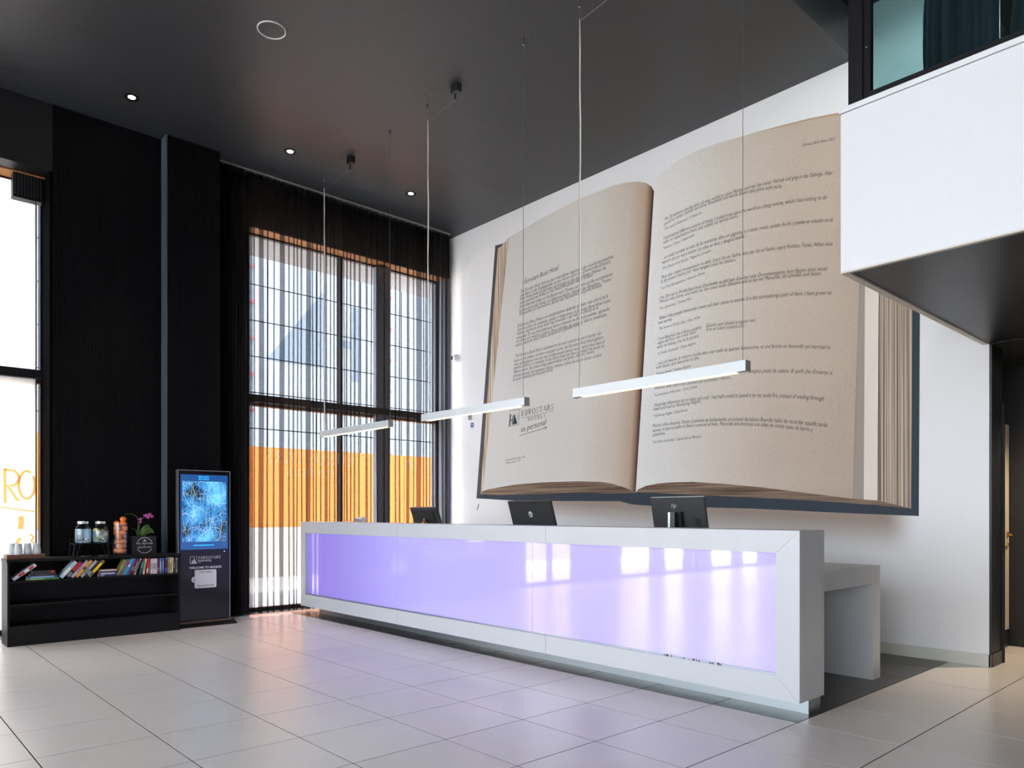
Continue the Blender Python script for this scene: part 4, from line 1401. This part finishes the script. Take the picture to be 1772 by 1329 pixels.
# ------------------------------------------------------------------ on top of the bookcase
ZTOP = .8455
t = thing('cup_tray', (1.396, 8.70, ZTOP), 'brown wooden tray on the left end of the bookcase', 'tray')
MB().cbox(1.236, 1.556, 8.60, 8.80, ZTOP, ZTOP + .012, .002).build('base', M['wood'], t)
MB().box(1.236, 1.556, 8.60, 8.612, ZTOP + .012, ZTOP + .04).build('front_slat', M['wood'], t)
MB().box(1.236, 1.556, 8.788, 8.80, ZTOP + .012, ZTOP + .04).build('back_slat', M['wood'], t)
MB().box(1.236, 1.248, 8.6125, 8.7875, ZTOP + .012, ZTOP + .04).build('end_slat', M['wood'], t)
MB().box(1.544, 1.556, 8.6125, 8.7875, ZTOP + .012, ZTOP + .04).build('end_slat', M['wood'], t)
v, f = ribbon([(1.243, 8.64), (1.243, 8.67)], .01)


def cup(x, y, z, label):
    c_ = thing('paper_cup', (x, y, z), label, 'cup', 'upside down paper cups on the tray')
    MB().lathe([(.038, 0), (.040, .003), (.038, .006), (.0275, .094), (.025, .094), (.0245, .088)], (x, y, z), 22).build('cup_wall', M['cup'], c_, True)
    MB().lathe([(.0244, .086), (.0244, .088)], (x, y, z), 18).build('cup_base', M['cup'], c_)
    # ring emblem printed on the side facing the room
    b = MB()
    pts = []
    for a in range(0, 361, 24):
        u, w_ = .014 * math.cos(math.radians(a)), .062 + .014 * math.sin(math.radians(a))
        rr = .038 - (.0105) * (w_ - .006) / .088 + .0006
        th = -math.pi / 2 - .1 + u / rr
        pts.append((x + rr * math.cos(th), y + rr * math.sin(th), z + w_))
    for p, q in zip(pts[:-1], pts[1:]):
        b.add([p, q, (q[0], q[1], q[2] + .003), (p[0], p[1], p[2] + .003)], [(0, 1, 2, 3)])
    b.build('ring_emblem', M['print_grey'], c_)


ct = ['leftmost and farthest back', 'second from the left', 'third from the left', 'rightmost']
for k, (x, y) in enumerate(((1.300, 8.735), (1.338, 8.655), (1.418, 8.665), (1.495, 8.67))):
    for j, w_ in enumerate(('lower', 'upper')):
        cup(x, y, ZTOP + .0125 + j * .042, f'{w_} white paper cup of the {ct[k]} stack on the tray')

st = thing('dispenser_stand', (1.99, 8.70, ZTOP), 'black wire stand carrying the two glass drink dispensers', 'stand')
xa, xb_, ya, yb_ = 1.812, 2.172, 8.615, 8.785
zs = ZTOP + .128
MB().tube([(xa, ya, zs), (xb_, ya, zs), (xb_, yb_, zs), (xa, yb_, zs), (xa, ya, zs)], .0035, 6).tube([(xa, 8.67, zs), (xb_, 8.67, zs)], .003, 6).tube([(xa, 8.73, zs), (xb_, 8.73, zs)], .003, 6).build('shelf_frame', M['black_frame'], st, True)
zr = zs + .045
for yy in (ya - .012, yb_ + .012):
    MB().tube([(xa - .004, yy, zr), (xb_ + .004, yy, zr)], .003, 6).build('rail', M['black_frame'], st, True)
for xx, sg in ((xa, -1), (xb_, 1)):
    for yy in (ya, yb_):
        MB().tube([(xx, yy, zs), (xx + sg * .006, yy, ZTOP + .003)], .0032, 6).tube([(xx - sg * .06, yy, zs), (xx - sg * .02, yy, ZTOP + .003)], .0032, 6).tube([(xx, yy, zs), (xx + sg * .002, yy + (-.012 if yy == ya else .012), zr)], .003, 6).build('leg', M['black_frame'], st, True)
for k, x in enumerate((1.912, 2.076)):
    j = thing('drink_dispenser', (x, 8.70, zs + .004), ('glass drink dispenser of plain water on the wire stand', 'glass drink dispenser with lemon slices on the wire stand')[k], 'dispenser', 'drink dispensers')
    z = zs + .0045
    MB().lathe([(.055, 0), (.072, .008), (.078, .03), (.078, .15), (.072, .172), (.056, .19), (.050, .198), (.050, .206)], (x, 8.70, z), 28).build('glass_body', M['jar'], j, True)
    MB().lathe([(.050, .002), (.068, .01), (.074, .03), (.074, .148 if k == 0 else .13)], (x, 8.70, z), 28).build('water', M['water'], j, True)
    MB().lathe([(.053, .2065), (.053, .228), (.050, .231), (.01, .231)], (x, 8.70, z), 28).build('lid', M['chrome'], j, True)
    tp = MB().tube([(x, 8.625, z + .03), (x, 8.59, z + .03), (x, 8.585, z + .012)], .009, 10).build('tap', M['chrome'], j, True)
    MB().tube([(x, 8.59, z + .04), (x + .004, 8.588, z + .055), (x + .03, 8.585, z + .062)], .004, 8).build('lever', M['chrome'], tp, True)
rnd = random.Random(5)
spots = []
for k in range(10):
    a = k * 2.4
    rr = .032 + .016 * (k % 2)
    spots.append((2.076 + rr * math.cos(a), 8.70 + rr * math.sin(a), zs + .03 + .011 * k + (0 if k < 2 else .015)))
for k, p in enumerate(spots):
    b = MB().lathe([(.020, -.0035), (.022, -.002), (.022, .002), (.020, .0035)], (0, 0, 0), 14)
    b.xf(Matrix.Translation(p) @ Matrix.Rotation(rnd.uniform(.5, 1.4), 4, 'X') @ Matrix.Rotation(rnd.uniform(0, 3), 4, 'Y'))
    tag(b.build('lemon_slice', M['lemon'], None, True), 'lemon slice floating in the right glass dispenser', 'lemon', 'lemon slices in the dispenser')
for k, x in enumerate((1.912, 2.076)):
    o = MB().lathe([(.05, 0), (.055, .003), (.055, .008), (.050, .008), (.048, .004), (.01, .004)], (x, 8.585, ZTOP), 24).build('drip_dish', M['plastic'], None, True)
    tag(o, ('shallow dark drip dish under the tap of the water dispenser', 'shallow dark drip dish under the tap of the lemon dispenser')[k], 'dish', 'drip dishes')

vs = thing('glass_vase', (2.272, 8.70, ZTOP), 'tall clear cylinder vase filled with oranges', 'vase')
MB().lathe([(.073, 0), (.074, .003), (.074, .345), (.0715, .345), (.0715, .012), (.01, .011)], (2.272, 8.70, ZTOP), 32).build('cylinder', M['jar'], vs, True)
R_ = .033
orng = []
olay = []
for lay in range(7):
    for q in range(2 if lay % 2 else 3):
        n_ = 2 if lay % 2 else 3
        a = lay * 1.1 + q * 2 * math.pi / n_ + .6
        rr = .0382
        olay.append(lay + 1)
        orng.append((2.272 + rr * math.cos(a), 8.70 + rr * math.sin(a), ZTOP + .0125 + R_ + lay * .048))
orng = [(x, y, z) for x, y, z in orng]
orng.append((2.288, 8.675, ZTOP + .0125 + R_ + 7.0 * .048))
for k, (x, y, z) in enumerate(orng):
    o = thing('orange', (x, y, z - R_), ('orange heaped on top, above the rim of the glass vase' if k == len(orng) - 1 else 'orange at the %s %s of the %s layer in the glass vase' % ('front' if y < 8.69 else 'rear' if y > 8.71 else 'middle', 'left' if x < 2.266 else 'right' if x > 2.278 else 'centre', ('lowest', 'second lowest', 'third lowest', 'middle', 'third highest', 'second highest', 'highest')[olay[k] - 1])), 'orange', 'oranges in the vase')
    s_ = .96 + .04 * math.sin(k * 3.3)
    MB().ball((x, y, z), R_ * s_, 16, 10, (1, 1, .94)).build('peel', M['orange_peel'], o, True)
    MB().ball((x + .008 * math.sin(k), y - R_ * .62, z + R_ * .70), .004, 6, 4, (1, 1, .5)).build('stalk_end', M['stem'], o, True)

# square planter with welcome lettering and orchid
pt_ = thing('planter', (2.493, 8.70, ZTOP), 'black square planter printed with a round white welcome emblem', 'planter')
MB().box(2.372, 2.614, 8.64, 8.80, ZTOP, ZTOP + .196).build('box', M['matt_black'], pt_)
b = MB()
cxp, czp, yp = 2.493, ZTOP + .098, 8.6388
for a0, a1 in ((25, 155), (205, 335)):
    v, f = ribbon(arc(cxp, czp, .080, .084, a0, a1, 22), .0042)
    b.flat(v, f, lambda x, z: (x, yp, z))
b.build('ring', M['print_white'], pt_)
v, f = serif('FEEL WELCOME', .10)
s_ = .168 / width(v)
MB().flat(v, f, lambda x, z: (cxp - .084 + x * s_, yp, czp + .012 + z * .016)).build('lettering', M['print_white'], pt_)
v, f = glyphs('Enjoy your stay!', 2)
s_ = .13 / width(v)
MB().flat([(x + .3 * y, y) for x, y in v], f, lambda x, z: (cxp - .068 + x * s_, yp, czp - .026 + z * s_ * 1.1)).build('lettering', M['print_white'], pt_)
v, f = glyphs('and', 2)
MB().flat(v, f, lambda x, z: (cxp - .01 + x * .011, yp, czp - .006 + z * .011)).build('lettering', M['print_white'], pt_)
MB().box(cxp - .006, cxp + .006, yp, yp + .001, czp + .05, czp + .062).box(cxp - .022, cxp + .022, yp, yp + .001, czp + .042, czp + .046).build('small_emblem', M['print_white'], pt_)
oc = thing('orchid', (2.46, 8.72, ZTOP + .196), 'purple orchid with arching stem and broad leaves in the square planter', 'plant')


def leaf(base, tip, w_, lift, name='leaf', m='leaf', seg=8):
    A, B = Vector(base), Vector(tip)
    d = (B - A)
    sd = d.cross(Vector((0, -1, .15))).normalized()
    v, f = [], []
    for i in range(seg + 1):
        s = i / seg
        ww = w_ * (math.sin(math.pi * min(1, s * .92 + .06)) ** .6) / 2
        c_ = A + d * s + Vector((0, 0, lift * 4 * s * (1 - s)))
        v += [c_ - sd * ww, c_ + Vector((0, .012, 0)), c_ + sd * ww]
    for i in range(seg):
        a = i * 3
        f += [(a, a + 1, a + 4, a + 3), (a + 1, a + 2, a + 5, a + 4)]
    o = MB().add(v, f).build(name, M[m], oc, True)
    so = o.modifiers.new('thickness', 'SOLIDIFY')
    so.thickness = .002
    return o


zb0 = ZTOP + .1965
leaf((2.49, 8.70, zb0), (2.545, 8.69, zb0 + .125), .075, .01)
leaf((2.48, 8.69, zb0), (2.60, 8.66, zb0 + .035), .07, .05)
leaf((2.47, 8.69, zb0), (2.52, 8.66, zb0 + .08), .06, .02)
leaf((2.46, 8.72, zb0), (2.435, 8.70, zb0 + .07), .035, .01)
MB().tube([(2.45, 8.72, zb0), (2.448, 8.71, zb0 + .10), (2.446, 8.70, zb0 + .17), (2.43, 8.70, zb0 + .215), (2.39, 8.70, zb0 + .24), (2.34, 8.69, zb0 + .245), (2.30, 8.68, zb0 + .232)], [.004, .004, .0035, .003, .003, .0025, .0015], 6).build('stem', M['stem'], oc, True)
MB().tube([(2.456, 8.72, zb0), (2.46, 8.71, zb0 + .12), (2.475, 8.70, zb0 + .18), (2.51, 8.69, zb0 + .225), (2.535, 8.685, zb0 + .235)], [.004, .0035, .003, .0025, .002], 6).build('stem', M['stem'], oc, True)
MB().tube([(2.44, 8.72, zb0), (2.425, 8.71, zb0 + .07), (2.37, 8.70, zb0 + .09)], [.003, .003, .001], 6).build('stem', M['stem'], oc, True)


def bloom(c_, r, tilt):
    fo_ = MB()
    for k in range(5):
        a = math.radians(90 + 72 * k + tilt)
        rad = r * (1.0 if k in (1, 4) else .85)
        cx2, cz2 = c_[0] + math.cos(a) * rad * .55, c_[2] + math.sin(a) * rad * .55
        ring = []
        for q in range(10):
            b2 = 2 * math.pi * q / 10
            u, w2 = rad * .5 * math.cos(b2), rad * .34 * math.sin(b2)
            ring.append((cx2 + u * math.cos(a) - w2 * math.sin(a), c_[1] - .008 + .01 * abs(math.cos(b2)) * (k % 2), cz2 + u * math.sin(a) + w2 * math.cos(a)))
        n0 = len(ring)
        back = [(p[0], p[1] + .002, p[2]) for p in ring]
        fo_.add(ring + back, [tuple(range(n0)), tuple(range(2 * n0 - 1, n0 - 1, -1))] + [(i, i + n0, (i + 1) % n0 + n0, (i + 1) % n0) for i in range(n0)])
    o = fo_.build('flower', M['petal'], oc)
    MB().ball((c_[0], c_[1] - .014, c_[2]), r * .2, 8, 6).build('flower_heart', M['print_white'], o, True)


for c_, r, tl in (((2.515, 8.68, zb0 + .225), .026, 0), ((2.548, 8.675, zb0 + .232), .027, 20), ((2.575, 8.68, zb0 + .215), .024, -15), ((2.535, 8.67, zb0 + .205), .022, 30), ((2.462, 8.69, zb0 + .185), .022, 10), ((2.466, 8.69, zb0 + .155), .017, 40)):
    bloom(c_, r, tl)

# ------------------------------------------------------------------ screen kiosk
def ice_screen():
    m = bpy.data.materials.new('kiosk_picture')
    m.use_nodes = True
    nt = m.node_tree
    b = nt.nodes['Principled BSDF']
    b.inputs['Base Color'].default_value = (.01, .02, .04, 1)
    b.inputs['Roughness'].default_value = .15
    geo = nt.nodes.new('ShaderNodeNewGeometry')
    n = nt.nodes.new('ShaderNodeTexNoise'); n.inputs['Scale'].default_value = 3.2; n.inputs['Detail'].default_value = 6
    nt.links.new(geo.outputs['Position'], n.inputs['Vector'])
    rp = nt.nodes.new('ShaderNodeValToRGB')
    el = rp.color_ramp.elements
    el[0].position = .38; el[0].color = c8(4, 26, 44)
    el[1].position = .66; el[1].color = c8(96, 186, 230)
    e = el.new(.48); e.color = c8(20, 104, 168)
    nt.links.new(n.outputs['Fac'], rp.inputs[0])
    last = rp.outputs[0]
    for sc, rot, th in ((7, .4, .012), (13, 1.2, .02), (30, 2.2, .03)):
        mp = nt.nodes.new('ShaderNodeMapping'); mp.inputs['Rotation'].default_value = (0, rot, 0); mp.inputs['Scale'].default_value = (1, 1, .45)
        nt.links.new(geo.outputs['Position'], mp.inputs['Vector'])
        vo = nt.nodes.new('ShaderNodeTexVoronoi'); vo.feature = 'DISTANCE_TO_EDGE'; vo.inputs['Scale'].default_value = sc
        nt.links.new(mp.outputs[0], vo.inputs['Vector'])
        mr = nt.nodes.new('ShaderNodeMapRange'); mr.inputs['From Min'].default_value = 0; mr.inputs['From Max'].default_value = th
        mr.inputs['To Min'].default_value = .5; mr.inputs['To Max'].default_value = 0
        nt.links.new(vo.outputs['Distance'], mr.inputs['Value'])
        mx = nt.nodes.new('ShaderNodeMix'); mx.data_type = 'RGBA'
        mx.inputs['B'].default_value = c8(205, 236, 248)
        nt.links.new(mr.outputs[0], mx.inputs['Factor']); nt.links.new(last, mx.inputs['A'])
        last = mx.outputs['Result']
    nt.links.new(last, b.inputs['Emission Color'])
    b.inputs['Emission Strength'].default_value = .9
    return m


ki = thing('screen_kiosk', (3.157, 8.73, 0), 'tall black digital screen kiosk showing an icy blue picture', 'kiosk')
YK = 8.70
MB().box(2.866, 3.448, YK + .002, 8.77, .055, 1.78).build('body', mat('kiosk_black_glass', c8(12, 12, 20), .15, noise=(4, .1)), ki)
MB().box(2.860, 2.866, YK - .002, 8.772, .055, 1.786).box(3.448, 3.454, YK - .002, 8.772, .055, 1.786).box(2.866, 3.448, YK - .002, 8.772, 1.78, 1.786).build('silver_rim', M['steel'], ki)
sc_ = MB().box(2.890, 3.424, YK - .001, YK + .002, .875, 1.735).build('screen', mat('kiosk_screen_blue', c8(6, 12, 30), .12, emit=(c8(40, 92, 160), .55), noise=(3, .1)), ki)
MB().box(2.908, 3.406, YK - .002, YK - .001, .965, 1.660).build('picture', ice_screen(), sc_)
M['cyan_glow'] = mat('cyan_letters', c8(40, 150, 220), .5, emit=(c8(40, 160, 230), .9), noise=(9, .02))
for s, zz, hh in (('MAGIC', 1.70, .030), ('BAVARIA', 1.674, .030)):
    v, f = glyphs(s, 2, .01)
    k = .12 / width(v)
    MB().flat(v, f, lambda x, z: (3.09 + x * k, YK - .0022, zz + z * hh)).build('lettering', M['cyan_glow'], sc_)
MB().box(3.03, 3.26, YK - .0022, YK - .001, .918, .928).build('web_line', M['cyan_glow'], sc_)
MB().ball((3.385, YK - .001, .845), .005, 8, 6).build('status_light', mat('blue_led', c8(40, 60, 255), .4, emit=((.1, .2, 1, 1), 6), noise=(5, .01)), ki, True)
v, f = serif('EUROSTARS', .14)
k = .255 / width(v)
MB().flat(v, f, lambda x, z: (3.085 + x * k, YK, .765 + z * .031)).build('lettering', M['print_white'], ki)
v, f = glyphs('BOOK HOTEL', 2, .02)
k = .15 / width(v)
MB().flat(v, f, lambda x, z: (3.086 + x * k, YK, .735 + z * .028)).build('lettering', M['print_white'], ki)
v, f = glyphs('****', 2)
MB().flat(v, f, lambda x, z: (3.086 + x * .02, YK, .712 + z * .02)).build('lettering', M['print_white'], ki)
b = MB().box(2.992, 3.070, YK, YK + .001, .714, .797)
b.build('logo_box', M['print_white'], ki)
MB().prism([(3.005, .72), (3.010, .72), (3.016, .752), (3.030, .752), (3.028, .72), (3.033, .72), (3.036, .79), (3.062, .722), (3.066, .722), (3.066, .793), (2.998, .793), (2.998, .722)], 'y', YK - .0008, YK).build('logo_mark', M['plastic'], ki)
v, f = glyphs('WELCOME TO MUNICH', 2, .03)
k = .365 / width(v)
MB().flat(v, f, lambda x, z: (2.985 + x * k, YK, .655 + z * .034)).build('lettering', M['print_white'], ki)
# sticker card (its code square is left plain)
rc = []
x0, x1, z0, z1, r = 3.045, 3.292, .430, .640, .016
for cx2, cz2, a0 in ((x1 - r, z1 - r, 0), (x0 + r, z1 - r, 90), (x0 + r, z0 + r, 180), (x1 - r, z0 + r, 270)):
    rc += arc(cx2, cz2, r, r, a0, a0 + 90, 5)
sk = MB().prism(rc, 'y', YK - .0006, YK + .0015).build('sticker', M['print_white'], ki)
v, f = glyphs('CITY INFO', 2, .02)
k = .14 / width(v)
MB().flat(v, f, lambda x, z: (3.098 + x * k, YK - .001, .603 + z * .026)).build('lettering', M['plastic'], sk)
v, f = glyphs('SELECTED.DE', 2, .02)
k = .19 / width(v)
MB().flat(v, f, lambda x, z: (3.072 + x * k, YK - .001, .447 + z * .027)).build('lettering', M['plastic'], sk)
ib = MB().lathe([(.034, 0), (.034, -.0022)], (3.043, YK + .001, .53), 24, 'y').build('info_badge', M['print_white'], ki)
v, f = glyphs('i', 2, .03)
MB().flat(v, f, lambda x, z: (3.036 + x * .06, YK - .002, .512 + z * .052)).build('lettering', M['blue_sign'], ib)
MB().prism([(8.585, 0), (8.83, 0), (8.83, .02), (8.78, .05), (8.70, .055), (8.66, .035), (8.585, .012)], 'x', 2.85, 3.49).build('foot', M['black_frame'], ki)
MB().box(2.87, 3.46, 8.645, 8.697, .0375, .062).build('foot_trim', mat('dark_bronze', c8(92, 80, 66), .35, .7, noise=(20, .1)), ki)

fe = thing('fire_extinguisher', (3.47, 8.915, .19), 'red fire extinguisher half hidden behind the screen kiosk', 'extinguisher')
MB().lathe([(.04, .19), (.047, .195), (.05, .21), (.05, .47), (.044, .51), (.025, .535), (.016, .55)], (3.47, 8.915, .0), 22).build('cylinder', M['red'], fe, True)
MB().box(3.462, 3.512, 8.866, 8.8695, .27, .42).build('label_plate', M['print_white'], fe)
MB().lathe([(.016, .55), (.016, .575), (.008, .585)], (3.47, 8.915, 0), 12).tube([(3.47, 8.915, .58), (3.52, 8.91, .592)], .007, 8).build('valve', M['plastic'], fe, True)
MB().box(3.4005, 3.43, 8.90, 8.94, .38, .41).build('wall_bracket', M['plastic'], fe)

# ------------------------------------------------------------------ small things on the white wall
cm = thing('security_camera', (XB, 9.07, 3.70), 'small white dome security camera high on the white wall', 'camera')
MB().lathe([(.062, 0), (.062, -.03), (.056, -.06), (.03, -.085)], (XB, 9.05, 3.70), 24, 'x').build('housing', M['white_matt'], cm, True)
MB().ball((XB - .075, 9.085, 3.70), .032, 14, 10).build('lens_dome', M['plastic'], cm, True)
sn = thing('wall_sensor', (XB, 8.735, 2.73), 'small grey wall sensor beside the mural of the book', 'sensor')
MB().cbox(XB - .025, XB - .0005, 8.70, 8.765, 2.715, 2.82, .006).build('body', M['alu_end'], sn)
MB().lathe([(.016, 0), (.016, -.006)], (XB - .025, 8.732, 2.785), 14, 'x').build('eye', M['plastic'], sn)
nt_ = thing('blue_notice', (XB, 8.69, 2.60), 'small blue and white camera notice stuck under the wall sensor', 'notice')
MB().box(XB - .002, XB - .0005, 8.655, 8.725, 2.60, 2.665).build('blue_field', M['blue_sign'], nt_)
MB().box(XB - .002, XB - .0005, 8.655, 8.725, 2.575, 2.5995).build('white_field', M['print_white'], nt_)
MB().box(XB - .003, XB - .002, 8.672, 8.705, 2.625, 2.645).build('camera_symbol', M['print_white'], nt_)
o = MB()
v, f = ribbon([(8.575, 1.34), (8.53, 1.43)], .022)
o.flat(v, f, lambda y, z: (XB - .0008, y, z))
tag(o.build('pencil_sketch', M['print_grey'], None), 'faint grey scribble on the white wall below the book corner', 'mark')

# ------------------------------------------------------------------ window graphics and the street outside
g1 = thing('window_lettering', (5.0, 9.46, 1.8), 'grey film lettering and sail logo on the curtained window', 'lettering')
M['film_grey'] = see_through('grey_film', (.62, .66, .70, 1), 0)
M['film_pale'] = see_through('pale_film', (.9, .95, 1, 1), 0, body=(.85, .9, .95, 1), body_fac=.35, translucent=True)
YG = 9.461
v, f = serif('EUROSTARS', .22)
k = 1.32 / width(v)
MB().flat(v, f, lambda x, z: (5.555 - x * k, YG, 1.97 + z * .17)).build('lettering', M['film_pale'], g1)
v, f = serif('HOTELS', .3)
k = .72 / width(v)
MB().flat(v, f, lambda x, z: (5.255 - x * k, YG, 1.80 + z * .10)).build('lettering', M['film_pale'], g1)
MB().add([(4.23, YG, 3.33), (5.08, YG, 4.42), (5.08, YG, 3.33)], [(0, 1, 2)]).build('sail', M['film_grey'], g1)
MB().add([(5.52, YG, 3.2), (5.64, YG, 3.2), (5.64, YG, 4.28), (5.52, YG, 4.28)], [(0, 1, 2, 3)]).add([(5.38, YG, 3.66), (5.52, YG, 3.66), (5.52, YG, 3.78), (5.38, YG, 3.78)], [(0, 1, 2, 3)]).build('letter_bars', M['film_grey'], g1)
v, f = serif('A', 0)
MB().flat(v, f, lambda x, z: (6.62 - x * .2, YG, 1.97 + z * .16)).build('lettering', M['film_pale'], g1)

gr = thing('window_graffiti', (1.4, 9.455, 1.1), 'orange hand painted letters URO on the frosted window', 'graffiti')
YH = 9.4605


def stroke(pts, w_, name='stroke'):
    v, f = ribbon(pts, w_)
    MB().flat(v, f, lambda x, z: (x, YH, z)).build(name, M['graffiti'], gr)


stroke([(1.17, 1.74), (1.165, 1.56), (1.19, 1.44), (1.24, 1.42), (1.28, 1.50), (1.29, 1.74)], .03)
stroke([(1.345, 1.40), (1.340, 1.77)], .028)
stroke([(1.335, 1.76)] + arc(1.385, 1.67, .085, .085, 100, -80, 10) + [(1.36, 1.59), (1.40, 1.53), (1.45, 1.44), (1.475, 1.43)], .026)
stroke(arc(1.54, 1.60, .075, .15, 60, 400, 22), .026)
stroke([(1.15, 1.36), (1.35, 1.35), (1.61, 1.31)], .014)
stroke([(1.485, 1.26), (1.49, 1.2), (1.48, 1.12)], .05)
stroke([(1.48, 1.03), (1.45, .97), (1.425, .90)], .035)
stroke([(1.57, 1.06), (1.60, 1.04), (1.58, .98), (1.61, .97)], .022)
hb = thing('hanging_box', (1.52, 9.33, 4.63), 'black ribbed box hanging in the top of the frosted window', 'heater')
MB().cbox(1.385, 1.665, 9.27, 9.39, 4.63, 4.93, .006).build('housing', M['black_frame'], hb)
for k in range(9):
    MB().box(1.40 + k * .029, 1.412 + k * .029, 9.264, 9.27, 4.66, 4.915).build('rib', M['plastic'], hb)
for x in (1.41, 1.64):
    MB().tube([(x, 9.33, 4.93), (x, 9.33, 5.08)], .004, 6).build('hanger', M['wire'], hb)

gd = MB().box(-60, 70, 9.62, 90, -.3, -.03).build('pavement', M['pavement'])
gd['kind'] = 'structure'
gd = MB().box(-60, -9.31, -60, 9.62, -.3, -.03).build('pavement', M['pavement'])
gd['kind'] = 'structure'
ho = thing('hoarding', (8, 14.7, 0), 'orange site hoarding on a grey concrete base across the street', 'hoarding')
p0 = MB().box(-9.99, -7.51, 14.70, 14.76, 1.0, 2.66).build('panel', M['hoarding'], ho)
b0_ = MB().box(-9.995, -7.505, 14.62, 15.2, -.03, .998).build('concrete_block', M['concrete'], ho)
for k in range(1, 16):
    place(p0, ho, (k * 2.5, 0, 0))
    place(b0_, ho, (k * 2.5, 0, 0))
sb = thing('scaffold_building', (14, 40.5, 0), 'scaffolded building wrapped in pale sheeting beyond the hoarding', 'building')
MB().box(-24, 56, 40.35, 50, 0, 26).build('wall', M['scaffold'], sb)
s0 = MB().box(-23.96, -21.04, 40.0, 40.06, .05, 1.99).build('sheet', M['sheet'], sb)
r0 = None
for i in range(26):
    for j in range(12):
        x, z = i * 3.0, j * 2.0
        if (i, j) != (0, 0) and (-24 + x < 34 and (-24 + x > 12 or -24 + x < 9)) and -24 + x > 0:
            place(s0, sb, (x, 0, z))
        elif (i, j) != (0, 0) and j == 0:
            pass
for i, x in enumerate((17.1, 22.6, 26.1, 3.2)):
    for j in range(6):
        if r0 is None:
            r0 = MB().box(16.95, 17.2, 39.9, 39.98, 6.95, 7.1).build('red_tag', mat('red_tag', c8(190, 90, 90), .6, noise=(4, .1)), sb)
        else:
            place(r0, sb, (x - 17.1, 0, j * 2.0 - 2))
for x in (16.9, 22.5, 26.0, 3.0):
    MB().tube([(x, 39.95, 0), (x, 39.95, 24)], .05, 6).build('scaffold_pole', M['scaffold'], sb)
